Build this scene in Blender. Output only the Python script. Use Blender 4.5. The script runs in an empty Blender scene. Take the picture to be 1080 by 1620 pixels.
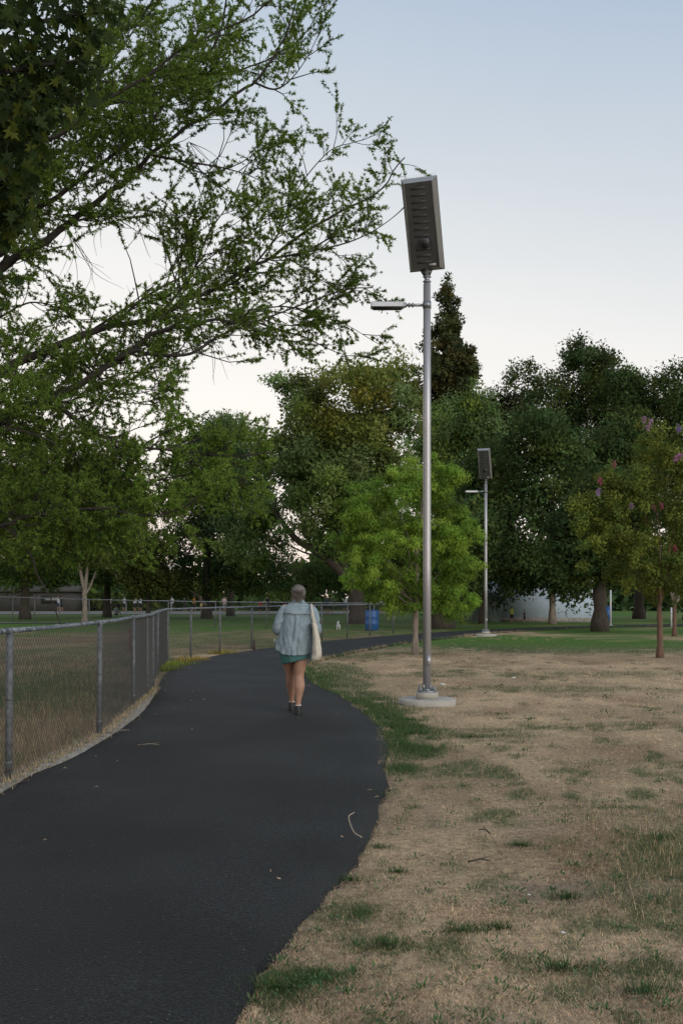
import bpy, bmesh, math, random
import numpy as np
from mathutils import Vector
random.seed(7); rng = np.random.default_rng(7)
C = bpy.context.scene.collection
PI = math.pi
# ------------------------------------------------------------------ camera, sky, sun, exposure
F = 1600.0; HY = 945.0; EYE = 1.55       # focal length and horizon of the photograph in its own pixels, eye height in metres
cam = bpy.data.objects.new('camera', bpy.data.cameras.new('camera')); C.objects.link(cam)
cam.location = (0, 0, EYE); cam.rotation_euler = (PI/2, 0, 0)
cam.data.sensor_fit = 'VERTICAL'; cam.data.sensor_height = 36; cam.data.sensor_width = 24
cam.data.lens = F/1620*36; cam.data.shift_y = (HY-810)/1620
cam.data.clip_start = 0.1; cam.data.clip_end = 3000
bpy.context.scene.camera = cam
SUN_EL, SUN_AZ = math.radians(20), math.radians(140)      # azimuth clockwise from +Y: low behind the camera to the right
w = bpy.data.worlds.new('World'); bpy.context.scene.world = w; w.use_nodes = True
nt = w.node_tree; nt.nodes.clear()
out = nt.nodes.new('ShaderNodeOutputWorld'); bg = nt.nodes.new('ShaderNodeBackground')
sky = nt.nodes.new('ShaderNodeTexSky'); sky.sky_type = 'NISHITA'; sky.sun_disc = False
sky.sun_elevation = SUN_EL; sky.sun_rotation = SUN_AZ; sky.air_density = 1.2; sky.dust_density = 2.0
skys = nt.nodes.new('ShaderNodeVectorMath'); skys.operation = 'SCALE'; skys.inputs['Scale'].default_value = 0.012
tc = nt.nodes.new('ShaderNodeTexCoord'); sep = nt.nodes.new('ShaderNodeSeparateXYZ')
nt.links.new(tc.outputs['Generated'], sep.inputs[0])
wn = nt.nodes.new('ShaderNodeTexNoise'); wn.inputs['Scale'].default_value = 1.6; wn.inputs['Detail'].default_value = 3
mp = nt.nodes.new('ShaderNodeMapping'); mp.inputs['Scale'].default_value = (1, 1, 4)
nt.links.new(tc.outputs['Generated'], mp.inputs[0]); nt.links.new(mp.outputs[0], wn.inputs['Vector'])
m1 = nt.nodes.new('ShaderNodeMath'); m1.operation = 'MULTIPLY_ADD'; m1.inputs[1].default_value = 0.17   # bluer towards the right
nt.links.new(sep.outputs['X'], m1.inputs[0]); nt.links.new(sep.outputs['Z'], m1.inputs[2])
m2 = nt.nodes.new('ShaderNodeMath'); m2.operation = 'MULTIPLY_ADD'; m2.inputs[1].default_value = 0.05
nt.links.new(wn.outputs['Fac'], m2.inputs[0]); nt.links.new(m1.outputs[0], m2.inputs[2])
cr = nt.nodes.new('ShaderNodeValToRGB'); nt.links.new(m2.outputs[0], cr.inputs[0])
stops = [(0.0, (.72, .56, .49)), (.08, (.80, .69, .63)), (.17, (.795, .74, .685)), (.30, (.71, .69, .665)), (.43, (.515, .55, .58)),
         (.60, (.315, .395, .51)), (1.0, (.31, .37, .45))]
while len(cr.color_ramp.elements) < len(stops): cr.color_ramp.elements.new(.5)
for e, (p, c) in zip(cr.color_ramp.elements, stops): e.position = p; e.color = (*c, 1)
addn = nt.nodes.new('ShaderNodeVectorMath'); addn.operation = 'ADD'
nt.links.new(sky.outputs[0], skys.inputs[0]); nt.links.new(skys.outputs[0], addn.inputs[0]); nt.links.new(cr.outputs[0], addn.inputs[1])
nt.links.new(addn.outputs[0], bg.inputs['Color']); bg.inputs['Strength'].default_value = 0.95
nt.links.new(bg.outputs[0], out.inputs[0])
sl = bpy.data.lights.new('sun', 'SUN'); so = bpy.data.objects.new('sun', sl); C.objects.link(so)
sl.energy = 1.2; sl.angle = math.radians(40); sl.color = (1, .93, .86)
sd = Vector((math.sin(SUN_AZ)*math.cos(SUN_EL), math.cos(SUN_AZ)*math.cos(SUN_EL), math.sin(SUN_EL)))
so.rotation_euler = sd.to_track_quat('Z', 'Y').to_euler()
vs = bpy.context.scene.view_settings
bpy.context.scene.display_settings.display_device = 'sRGB'
vs.view_transform = 'Standard'; vs.look = 'None'; vs.gamma = 1; vs.exposure = 0.38; vs.use_curve_mapping = False
cy = bpy.context.scene.cycles
cy.max_bounces = 6; cy.transparent_max_bounces = 4; cy.diffuse_bounces = 3

# ------------------------------------------------------------------ helpers
def W(px, py, Y): return np.array([(px-540)*Y/F, Y, EYE-(py-HY)*Y/F])
def G(px, py):
    Y = EYE*F/(py-HY); return np.array([(px-540)*Y/F, Y])

class Geo:
    def __init__(s): s.V = []; s.Q = []; s.T = []; s.Cc = []; s.n = 0
    def add(s, V, Q=None, T=None, col=None):
        V = np.asarray(V, float).reshape(-1, 3)
        if Q is not None and len(Q): s.Q.append(np.asarray(Q, int)+s.n)
        if T is not None and len(T): s.T.append(np.asarray(T, int)+s.n)
        if col is not None:
            c = np.asarray(col, float); c = np.broadcast_to(c, (len(V), 3)) if c.ndim == 1 else c
            s.Cc.append(c)
        s.V.append(V); s.n += len(V); return s
    def mesh(s, name, mat=None, smooth=False):
        me = bpy.data.meshes.new(name)
        V = np.concatenate(s.V)
        Q = np.concatenate(s.Q) if s.Q else np.zeros((0, 4), int)
        T = np.concatenate(s.T) if s.T else np.zeros((0, 3), int)
        used = np.zeros(len(V), bool); used[Q.ravel()] = True; used[T.ravel()] = True
        L = np.concatenate([Q.ravel(), T.ravel()])
        if not used.all():
            idx = np.cumsum(used)-1; V = V[used]; L = idx[L]
            if s.Cc: s.Cc = [np.concatenate(s.Cc)[used]]
        me.vertices.add(len(V)); me.vertices.foreach_set('co', V.astype(np.float32).ravel())
        me.loops.add(len(L)); me.loops.foreach_set('vertex_index', L.astype(np.int32))
        me.polygons.add(len(Q)+len(T))
        st = np.concatenate([np.arange(len(Q))*4, len(Q)*4+np.arange(len(T))*3]).astype(np.int32)
        me.polygons.foreach_set('loop_start', st)
        if smooth: me.polygons.foreach_set('use_smooth', np.ones(len(st), bool))
        me.update(calc_edges=True)
        if s.Cc:
            c = np.concatenate(s.Cc); a = me.color_attributes.new('Col', 'FLOAT_COLOR', 'POINT')
            a.data.foreach_set('color', np.concatenate([c, np.ones((len(c), 1))], 1).astype(np.float32).ravel())
        if mat: me.materials.append(mat)
        return me
    def obj(s, name, mat=None, parent=None, smooth=False, **tags):
        return link(name, s.mesh(name, mat, smooth), parent, **tags)

def link(name, data, parent=None, loc=None, **tags):
    o = bpy.data.objects.new(name, data); C.objects.link(o)
    if parent is not None: o.parent = parent
    if loc is not None: o.location = loc
    for k, v in tags.items():
        if v is not None: o[k] = v
    return o
def thing(name, label, cat, loc=(0, 0, 0), rz=0, group=None):
    o = link(name, None, None, loc, label=label, category=cat, group=group); o.rotation_euler.z = rz; return o
def tag(o, label, cat, group=None):
    o['label'] = label; o['category'] = cat
    if group: o['group'] = group
    return o
def dup(root, loc=None, rz=None, label=None, scale=None):
    r = root.copy(); C.objects.link(r)
    if loc is not None: r.location = loc
    if rz is not None: r.rotation_euler.z = rz
    if scale is not None: r.scale = (scale,)*3
    if label: r['label'] = label
    for ch in list(root.children):
        c = ch.copy(); C.objects.link(c); c.parent = r
        for g in list(ch.children):
            d = g.copy(); C.objects.link(d); d.parent = c
    return r

def tube(pts, rad, n=6, cap=True):
    P = np.asarray(pts, float); k = len(P); rad = np.broadcast_to(np.asarray(rad, float), (k,))
    T = np.gradient(P, axis=0); T /= np.linalg.norm(T, axis=1)[:, None]+1e-9
    avg = T.mean(0); ref = np.array([0, 0, 1.]) if abs(avg[2]) < .8*np.linalg.norm(avg)+1e-9 else np.array([1., 0, 0])
    A = np.cross(T, ref); A /= np.linalg.norm(A, axis=1)[:, None]+1e-9; B = np.cross(T, A)
    a = np.arange(n)*2*PI/n
    V = (P[:, None]+(A[:, None]*np.cos(a)[None, :, None]+B[:, None]*np.sin(a)[None, :, None])*rad[:, None, None]).reshape(-1, 3)
    i, j = np.meshgrid(np.arange(k-1), np.arange(n), indexing='ij'); j2 = (j+1) % n
    Q = np.stack([i*n+j, (i+1)*n+j, (i+1)*n+j2, i*n+j2], -1).reshape(-1, 4)
    Tt = []
    if cap:
        V = np.concatenate([V, P[:1], P[-1:]]); b = len(V)-2
        for jj in range(n):
            Tt += [[b, jj, (jj+1) % n], [b+1, (k-1)*n+(jj+1) % n, (k-1)*n+jj]]
    return V, Q, (Tt if Tt else None)

def loft(rings, n=20, cap=True):
    """rings: (cx, cy, cz, rx, ry) horizontal ellipses"""
    a = np.arange(n)*2*PI/n; V = []
    for cx, cy_, cz, rx, ry in rings: V.append(np.stack([cx+rx*np.cos(a), cy_+ry*np.sin(a), np.full(n, cz)], 1))
    k = len(rings); V = np.concatenate(V)
    i, j = np.meshgrid(np.arange(k-1), np.arange(n), indexing='ij'); j2 = (j+1) % n
    Q = np.stack([i*n+j, i*n+j2, (i+1)*n+j2, (i+1)*n+j], -1).reshape(-1, 4); T = None
    if cap:
        V = np.concatenate([V, [list(rings[0][:3])], [list(rings[-1][:3])]]); b = len(V)-2; T = []
        for jj in range(n): T += [[b, (jj+1) % n, jj], [b+1, (k-1)*n+jj, (k-1)*n+(jj+1) % n]]
    return V, Q, T

def box(c, s, rz=0):
    x, y, z = np.array(s)/2.
    V = np.array([[i*x, j*y, k*z] for i in (-1, 1) for j in (-1, 1) for k in (-1, 1)], float)
    if rz: ca, sa = math.cos(rz), math.sin(rz); V = np.stack([V[:, 0]*ca-V[:, 1]*sa, V[:, 0]*sa+V[:, 1]*ca, V[:, 2]], 1)
    return V+np.array(c), [[0, 1, 3, 2], [4, 6, 7, 5], [0, 4, 5, 1], [2, 3, 7, 6], [0, 2, 6, 4], [1, 5, 7, 3]]

def ellipsoid(c, r, n=16, m=10):
    rings = [(c[0], c[1], c[2]+r[2]*math.sin(t), r[0]*math.cos(t), r[1]*math.cos(t)) for t in np.linspace(-PI/2+.12, PI/2-.12, m)]
    return loft(rings, n)

def hsh(ix, iy, s):
    v = (ix.astype(np.int64)*73856093) ^ (iy.astype(np.int64)*19349663) ^ (s*83492791)
    v = (v ^ (v >> 13))*1274126177 & 0x7fffffff; v = (v ^ (v >> 15))*668265263 & 0x7fffffff
    return (v & 0xffff)/65535.
def vnoise(x, y, s=0):
    ix, iy = np.floor(x), np.floor(y); fx, fy = x-ix, y-iy; fx = fx*fx*(3-2*fx); fy = fy*fy*(3-2*fy)
    a, b, c, d = hsh(ix, iy, s), hsh(ix+1, iy, s), hsh(ix, iy+1, s), hsh(ix+1, iy+1, s)
    return (a*(1-fx)+b*fx)*(1-fy)+(c*(1-fx)+d*fx)*fy
def fbm(x, y, s=0, o=4):
    t = 0; amp = .5; n = 0
    for k in range(o): t = t+amp*vnoise(x*2**k, y*2**k, s+k*7); n += amp; amp *= .5
    return t/n
def smooth(a, b, x): t = np.clip((x-a)/(b-a), 0, 1); return t*t*(3-2*t)
def crom(P, per=8):
    P = np.asarray(P, float); P = np.concatenate([[2*P[0]-P[1]], P, [2*P[-1]-P[-2]]]); o = []
    for i in range(1, len(P)-2):
        for t in np.arange(per)/per:
            o.append(.5*((2*P[i])+(-P[i-1]+P[i+1])*t+(2*P[i-1]-5*P[i]+4*P[i+1]-P[i+2])*t*t+(-P[i-1]+3*P[i]-3*P[i+1]+P[i+2])*t**3))
    o.append(P[-2]); return np.array(o)
def resamp(P, n):
    d = np.concatenate([[0], np.cumsum(np.linalg.norm(np.diff(P, axis=0), axis=1))]); t = np.linspace(0, d[-1], n)
    return np.stack([np.interp(t, d, P[:, k]) for k in range(P.shape[1])], 1)
def inpoly(x, y, P):
    r = np.zeros(len(x), bool); n = len(P)
    for i in range(n):
        x1, y1 = P[i]; x2, y2 = P[(i+1) % n]
        if y1 == y2: continue
        c = ((y1 > y) != (y2 > y)) & (x < (x2-x1)*(y-y1)/(y2-y1)+x1); r ^= c
    return r

# ------------------------------------------------------------------ materials
def mat(name, col=(.5, .5, .5), rough=.7, metal=0, attr=False, var=0, vscale=8, bump=0, bscale=60, col2=None, spec=.5, trans=0, stretch=None, cut=None):
    m = bpy.data.materials.new(name); m.use_nodes = True; t = m.node_tree; N = t.nodes; L = t.links
    b = N['Principled BSDF']; b.inputs['Roughness'].default_value = rough; b.inputs['Metallic'].default_value = metal
    b.inputs['Specular IOR Level'].default_value = spec
    b.inputs['Base Color'].default_value = (*col, 1); src = None
    tcn = N.new('ShaderNodeTexCoord'); vec = tcn.outputs['Object']
    if stretch:
        mm = N.new('ShaderNodeMapping'); mm.inputs['Scale'].default_value = stretch; L.new(vec, mm.inputs[0]); vec = mm.outputs[0]
    if attr:
        a = N.new('ShaderNodeVertexColor'); a.layer_name = 'Col'; src = a.outputs['Color']
    if col2 is not None or var:
        n = N.new('ShaderNodeTexNoise'); n.inputs['Scale'].default_value = vscale; n.inputs['Detail'].default_value = 6; n.inputs['Roughness'].default_value = .65
        L.new(vec, n.inputs['Vector'])
        mr = N.new('ShaderNodeMapRange'); lo, hi = cut or (.35, .65)
        mr.inputs['From Min'].default_value = lo; mr.inputs['From Max'].default_value = hi; L.new(n.outputs['Fac'], mr.inputs['Value'])
        mx = N.new('ShaderNodeMix'); mx.data_type = 'RGBA'; L.new(mr.outputs[0], mx.inputs['Factor'])
        if src is not None:
            mul = N.new('ShaderNodeVectorMath'); mul.operation = 'SCALE'; mul.inputs['Scale'].default_value = 1-var; L.new(src, mul.inputs[0])
            L.new(src, mx.inputs['A']); L.new(mul.outputs[0], mx.inputs['B'])
        else:
            mx.inputs['A'].default_value = (*col, 1); c2 = col2 or tuple(c*(1-var) for c in col); mx.inputs['B'].default_value = (*c2, 1)
        src = mx.outputs['Result']
    if src is not None: L.new(src, b.inputs['Base Color'])
    if bump:
        n2 = N.new('ShaderNodeTexNoise'); n2.inputs['Scale'].default_value = bscale; n2.inputs['Detail'].default_value = 5; L.new(vec, n2.inputs['Vector'])
        bp = N.new('ShaderNodeBump'); bp.inputs['Strength'].default_value = bump; bp.inputs['Distance'].default_value = .02
        L.new(n2.outputs['Fac'], bp.inputs['Height']); L.new(bp.outputs[0], b.inputs['Normal'])
    if trans:
        o = N['Material Output']; tr = N.new('ShaderNodeBsdfTranslucent'); ms = N.new('ShaderNodeMixShader'); ms.inputs[0].default_value = trans
        if src is not None: L.new(src, tr.inputs['Color'])
        else: tr.inputs['Color'].default_value = (*col, 1)
        L.new(b.outputs[0], ms.inputs[1]); L.new(tr.outputs[0], ms.inputs[2]); L.new(ms.outputs[0], o.inputs[0])
    return m
M_leaf = mat('leaves', attr=True, rough=.75, trans=.42, spec=.12)
M_blade = mat('grass_blades', attr=True, rough=.8, trans=.15, spec=.15)
M_bark = mat('bark', (.075, .060, .046), .95, var=.55, vscale=5, bump=.8, bscale=18, stretch=(3, 3, .7))
M_bark_pale = mat('pale_bark', (.26, .22, .18), .95, var=.5, vscale=4, bump=.6, bscale=15, stretch=(3, 3, .8))
M_bark_red = mat('reddish_bark', (.17, .10, .066), .85, var=.45, vscale=7, bump=.4, bscale=20, stretch=(3, 3, .6))
M_bark_grey = mat('grey_limb_bark', (.036, .030, .024), .95, var=.5, vscale=9, bump=.6, bscale=30)
M_galv = mat('galvanised_steel', (.30, .32, .34), .45, .75, var=.35, vscale=25, bump=.12, bscale=150)
M_rail = mat('weathered_rail_paint', (.09, .11, .13), .6, .3, col2=(.36, .38, .40), vscale=26, bump=.3, bscale=90, cut=(.45, .62))
M_post = mat('fence_post_steel', (.07, .075, .08), .65, .3, col2=(.15, .16, .17), vscale=14, bump=.3, bscale=90)
M_wire = mat('fence_wire', (.06, .063, .063), .7, .2)
M_pole = mat('brushed_pole_steel', (.42, .42, .43), .42, .6, var=.12, vscale=3, stretch=(1, 1, .2))
M_lamp = mat('lamp_aluminium', (.55, .56, .58), .4, .6, var=.12, vscale=10)
M_panel = mat('panel_housing', (.070, .072, .068), .5, .15, var=.25, vscale=6)
M_panel_side = mat('panel_side_aluminium', (.19, .185, .175), .45, .25, var=.15, vscale=5)
M_capm = mat('end_cap_grey', (.26, .285, .31), .5, .1)
M_slot = mat('dark_rubber', (.026, .027, .025), .7)  # plain dark grey for lens, sensor window, soles, heel tabs and sign board
M_box = mat('junction_box_plastic', (.055, .06, .07), .45)
M_sticker = mat('sticker', (.5, .5, .48), .5, col2=(.25, .25, .25), vscale=90)
M_conc = mat('concrete', (.30, .285, .25), .9, col2=(.15, .14, .12), vscale=9, bump=.35, bscale=60)
M_conc2 = mat('pale_concrete', (.40, .38, .34), .9, var=.18, vscale=5, bump=.2, bscale=60)
M_slot2 = mat('vent_slot_shade', (.042, .044, .042), .7)
M_pv = mat('solar_cells', (.01, .015, .04), .15)
M_glassy = mat('lens_cover', (.45, .45, .45), .3)

# asphalt
def asphalt():
    m = bpy.data.materials.new('asphalt'); m.use_nodes = True; t = m.node_tree; N = t.nodes; L = t.links; b = N['Principled BSDF']
    g = N.new('ShaderNodeNewGeometry')
    n1 = N.new('ShaderNodeTexNoise'); n1.inputs['Scale'].default_value = .7; n1.inputs['Detail'].default_value = 7
    n2 = N.new('ShaderNodeTexNoise'); n2.inputs['Scale'].default_value = 85; n2.inputs['Detail'].default_value = 2
    v = N.new('ShaderNodeTexVoronoi'); v.inputs['Scale'].default_value = 70
    for n in (n1, n2, v): L.new(g.outputs['Position'], n.inputs['Vector'])
    r1 = N.new('ShaderNodeValToRGB'); r1.color_ramp.elements[0].position = .38; r1.color_ramp.elements[0].color = (.0085, .0094, .0090, 1)
    r1.color_ramp.elements[1].position = .68; r1.color_ramp.elements[1].color = (.0200, .0215, .0210, 1); L.new(n1.outputs['Fac'], r1.inputs[0])
    r2 = N.new('ShaderNodeValToRGB'); r2.color_ramp.elements[0].position = .42; r2.color_ramp.elements[0].color = (.45, .45, .45, 1)
    r2.color_ramp.elements[1].position = .72; r2.color_ramp.elements[1].color = (2.6, 2.6, 2.5, 1); L.new(n2.outputs['Fac'], r2.inputs[0])
    mx = N.new('ShaderNodeVectorMath'); mx.operation = 'MULTIPLY'; L.new(r1.outputs[0], mx.inputs[0]); L.new(r2.outputs[0], mx.inputs[1])
    v2 = N.new('ShaderNodeTexVoronoi'); v2.inputs['Scale'].default_value = 38; L.new(g.outputs['Position'], v2.inputs['Vector'])
    sp = N.new('ShaderNodeSeparateColor'); L.new(v2.outputs['Color'], sp.inputs[0])
    c1 = N.new('ShaderNodeMath'); c1.operation = 'GREATER_THAN'; c1.inputs[1].default_value = .90; L.new(sp.outputs[0], c1.inputs[0])
    c2 = N.new('ShaderNodeMath'); c2.operation = 'LESS_THAN'; c2.inputs[1].default_value = .16; L.new(v2.outputs['Distance'], c2.inputs[0])
    c3 = N.new('ShaderNodeMath'); c3.operation = 'MULTIPLY'; L.new(c1.outputs[0], c3.inputs[0]); L.new(c2.outputs[0], c3.inputs[1])
    mm = N.new('ShaderNodeMix'); mm.data_type = 'RGBA'; L.new(c3.outputs[0], mm.inputs['Factor']); L.new(mx.outputs[0], mm.inputs['A']); mm.inputs['B'].default_value = (.13, .125, .115, 1); mx = mm
    L.new(mx.outputs['Result'], b.inputs['Base Color']); b.inputs['Roughness'].default_value = .8; b.inputs['Specular IOR Level'].default_value = .35
    bp = N.new('ShaderNodeBump'); bp.inputs['Strength'].default_value = .7; bp.inputs['Distance'].default_value = .006
    L.new(v.outputs['Distance'], bp.inputs['Height']); L.new(bp.outputs[0], b.inputs['Normal'])
    return m
M_asph = asphalt()
M_ground = mat('ground_soil_and_grass', attr=True, rough=.95, var=.6, vscale=22, bump=.9, bscale=35, spec=.1, cut=(.3, .7))

# ------------------------------------------------------------------ path outline
Lpx = [(0, 1258), (55, 1226), (111, 1203), (155, 1178), (194, 1153), (228, 1125), (246, 1098), (253, 1082), (264, 1066), (289, 1052), (345, 1037),
       (400, 1029), (470, 1020), (520, 1014), (585, 1008.5), (650, 1003.5), (700, 1000), (800, 995), (900, 991), (1000, 988.5)]
Rpx = [(365, 1620), (470, 1460), (560, 1360), (600, 1270), (612, 1190), (605, 1160), (590, 1140), (545, 1105), (503, 1085), (486, 1068), (492, 1051),
       (520, 1041), (560, 1032), (600, 1025), (640, 1018), (700, 1010.5), (765, 1003), (820, 999), (900, 994.5), (1000, 991.5)]
Lg = [(-2.3, -4), (-2.45, 0), (-2.6, 4)]+[tuple(G(*p)) for p in Lpx]+[(26, 62), (45, 66)]
Rg = [(-1.1, -4), (-.95, 0), (-.7, 2.2)]+[tuple(G(*p)) for p in Rpx]+[(26, 58), (45, 62)]
Ls = resamp(crom(Lg), 420); Rs = resamp(crom(Rg), 420)
PATHPOLY = np.concatenate([resamp(Ls, 90), resamp(Rs, 90)[::-1]])
def pathdist(x, y):
    """distance to the right edge line of the path"""
    P = resamp(Rs, 140); d = np.full(len(x), 1e9)
    for p in P: d = np.minimum(d, (x-p[0])**2+(y-p[1])**2)
    return np.sqrt(d)

FP = [(-2.3, -2.5), (-2.5, .3), (-2.68, 3), (-2.75, 5.7)]+[tuple(G(*p)) for p in [(14, 1238), (157, 1165), (211, 1119), (233, 1101), (242, 1091), (249, 1066), (265, 1047),
      (302, 1040.5), (348, 1033.5), (398, 1026.5), (455, 1019), (509, 1012.5), (549, 1009), (585, 1006), (622, 1002.5), (655, 999.5)]]
FENCE = np.array(FP)

# ------------------------------------------------------------------ green-ness of the turf (0 straw, 1 green) and soil
PATCH = [((-.35, 18.5), (.75, 3.6), 1.0), ((.4, 13.8), (.55, 2.4), .9), ((.62, 11.2), (.32, 1.4), .9), ((-.2, 22), (.6, 2), .8), ((.35, 27), (.9, 1.2), .7),
         ((6.8, 34.5), (5.2, 5.5), 1.5), ((10.5, 33), (7, 3.0), 1.1), ((2.4, 37.0), (1.6, 2.2), .9), ((1.9, 28), (1.1, .8), .6), ((4, 20.5), (4.5, .8), .35), ((3.2, 17.5), (2.4, .6), .35), ((2.4, 5.2), (.75, 1.0), .62), ((2.75, 6.2), (.8, .8), .55), ((0.03, 4.9), (.12, .35), .4),
         ((-.25, 4.05), (.22, .18), .7), ((1.35, 4.25), (.22, .10), .9), ((1.15, 9.0), (.45, .3), .5), ((3.0, 12.2), (1.3, .35), .5), ((1.6, 11.5), (.6, .5), .5)]
def green(x, y):
    n = fbm(x*.9, y*.55, 3); n2 = fbm(x*3.1, y*2.2, 11)
    n3 = fbm(x*7, y*5, 21, 3)
    n4 = fbm(x*4.2, y*2.0, 23, 3); n5 = fbm(x*.35, y*.22, 25)
    n6 = fbm(x*11, y*6, 27, 2); g = smooth(.60, .68, n4*.72+n5*.28)*1.0*smooth(.30, .5, n6)+smooth(.60, .72, n*.5+n2*.5)*.2*smooth(.3, .55, n6)+smooth(.64, .72, n3)*.35*(y < 14)+smooth(.68, .75, n6)*.5*(y < 9)
    for (cx, cy_), (rx, ry), s in PATCH:
        d = ((x-cx)/rx)**2+((y-cy_)/ry)**2; g = g+s*1.25*np.exp(-d*d*.8)*(.3+1.3*smooth(.38, .54, n2*.4+n3*.3+n6*.3))
    far = smooth(38, 46, y+(n-.5)*8+np.where(x > 8, (x-8)*.25, 0))*(.55+.6*smooth(.3, .5, fbm(x*.25, y*.12, 31)))   # lawns beyond
    g = g+far
    # field behind the fence: dull green far, straw near
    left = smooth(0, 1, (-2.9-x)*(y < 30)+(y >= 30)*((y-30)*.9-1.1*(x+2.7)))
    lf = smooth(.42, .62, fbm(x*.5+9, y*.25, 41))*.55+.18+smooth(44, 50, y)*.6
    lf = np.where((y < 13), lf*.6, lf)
    band = np.exp(-((y-15.5)/2.2)**2)*.45
    lf = lf+band-np.exp(-((y-36)/6)**2)*.35
    return np.clip(g*(1-left)+lf*left, 0, 1)
def soil(x, y):
    s = smooth(.62, .74, fbm(x*1.6+5, y*1.3, 51))*.8*smooth(9, 5.5, y)
    s = s+np.exp(-(((x-.55)/.5)**2+((y-3.55)/.28)**2))+np.exp(-(((x-1.9)/.5)**2+((y-4.3)/.35)**2))*.6
    return np.clip(s, 0, 1)*(x > -2.7)
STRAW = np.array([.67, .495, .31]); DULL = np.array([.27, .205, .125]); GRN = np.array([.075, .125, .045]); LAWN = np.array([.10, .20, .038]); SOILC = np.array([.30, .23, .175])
def turfcol(x, y):
    g = green(x, y)[:, None]; s = soil(x, y)[:, None]
    t = smooth(.35, .65, fbm(x*1.7, y*1.1, 61))[:, None]; base = STRAW*(.72+.28*t)*(.78+.22*smooth(6, 16, y)[:, None])
    th = smooth(.58, .72, fbm(x*1.4+3, y*.8, 65))[:, None]; base = base*(1-th*.35)+np.array([.30, .165, .10])*th*.35
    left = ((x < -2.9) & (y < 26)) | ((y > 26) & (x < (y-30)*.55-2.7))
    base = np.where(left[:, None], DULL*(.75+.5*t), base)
    far = smooth(26, 36, y)[:, None]; gc = GRN*(1-far)+LAWN*far
    gk = g*(.7+.3*far); c = base*(1-gk)+gc*gk
    return c*(1-.8*s*(1-g))+SOILC*.8*s*(1-g)
def gz(x, y):
    return (fbm(x*1.1, y*1.1, 71)-.5)*.05+(fbm(x*.12, y*.12, 77)-.5)*.10*smooth(8, 20, y)*(x > 1.5)

xs = np.concatenate([-np.geomspace(9, 900, 40)[::-1], np.linspace(-8.8, 8.8, 150), np.geomspace(9, 900, 40)])
ys = np.concatenate([[-300, -60, -15], np.linspace(-4, 20, 170), np.geomspace(20.2, 70, 120), np.geomspace(72, 2500, 40)])
XX, YY = np.meshgrid(xs, ys); X_, Y_ = XX.ravel(), YY.ravel()
Zg = gz(X_, Y_)
ip = inpoly(X_, Y_, np.concatenate([Ls[::4], Rs[::4][::-1]])); dpr = np.minimum(pathdist(X_, Y_), 5)
Zg = Zg*smooth(0, .8, dpr)-.012; Zg = np.where(ip, -.05, Zg); Zg = np.where(Y_ > 60, -.02, Zg)
nx, ny = len(xs), len(ys); i, j = np.meshgrid(np.arange(ny-1), np.arange(nx-1), indexing='ij')
Qg = np.stack([i*nx+j, i*nx+j+1, (i+1)*nx+j+1, (i+1)*nx+j], -1).reshape(-1, 4)
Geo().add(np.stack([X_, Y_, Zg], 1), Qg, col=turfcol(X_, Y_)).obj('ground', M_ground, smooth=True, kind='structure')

# path: crossfall strips with a ragged edge
n = 420; jt = (fbm(np.arange(n)*.5, np.zeros(n), 5)-.5)*.14+(rng.random(n)-.5)*.04
dirn = Rs-Ls; dirn /= np.linalg.norm(dirn, axis=1)[:, None]
Rj = Rs+dirn*jt[:, None]; cols = np.linspace(0, 1, 13); V = []
for c in cols: p = Ls*(1-c)+Rj*c; V.append(np.concatenate([p, np.full((n, 1), .012+.02*math.sin(c*PI)*.6)], 1))
for sgn, e in ((0, V[0]), (1, V[-1])):
    s_ = e.copy(); s_[:, :2] += dirn*(.015 if sgn else -.015); s_[:, 2] = -.06
    V = [s_]+V if not sgn else V+[s_]
V = np.array(V); k = len(V); i, j = np.meshgrid(np.arange(k-1), np.arange(n-1), indexing='ij')
Geo().add(V.reshape(-1, 3), np.stack([i*n+j, (i+1)*n+j, (i+1)*n+j+1, i*n+j+1], -1).reshape(-1, 4)).obj('path', M_asph, smooth=True, kind='structure')
# concrete mowing strip between fence and path
fe = resamp(crom(FENCE[:9], 6), 80); le = resamp(Ls[:int(420*.33)], 400)
g = Geo(); top = []; 
for p in fe:
    q = le[np.argmin(((le-p)**2).sum(1))]; d = q-p; L_ = np.linalg.norm(d)+1e-6; d /= L_
    top.append([[*(p-d*.10), -.03], [*(p-d*.10), .030+.004*math.sin(p[1]*9)], [*(p+d*(L_-.01+.015*math.sin(p[1]*7))), .026], [*(p+d*(L_+.01)), -.03]])
top = np.array(top); m_ = len(top); V = top.reshape(-1, 3); Q = []
for a in range(m_-1):
    for b in range(3): Q.append([a*4+b, a*4+b+1, (a+1)*4+b+1, (a+1)*4+b])
g.add(V, Q).obj('kerb', M_conc, kind='structure')
# pale far paths and court beyond the dog park
def sheet(name, poly, z, m):
    o = Geo(); P = np.array(poly); V = np.concatenate([P, np.full((len(P), 1), z)], 1)
    Q = [[2*i_, 2*i_+1, 2*i_+3, 2*i_+2] for i_ in range(len(P)//2-1)]
    return o.add(V, Q).obj(name, m, kind='structure')
M_farpath = mat('worn_far_path', (.11, .11, .11), .9, var=.3, vscale=.6)
M_court = mat('pale_court_surface', (.17, .16, .14), .9, var=.2, vscale=.3)
sheet('far_path', [(-60, 60.5), (-60, 65), (-30, 60.5), (-30, 64.5), (-18, 60.2), (-18, 62.4), (-15, 60.6), (-15, 61)], .012, M_farpath)
sheet('court', [(-60, 92), (-60, 112), (-5, 92), (-5, 112), (6, 97), (6, 112)], .012, M_court)

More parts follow.
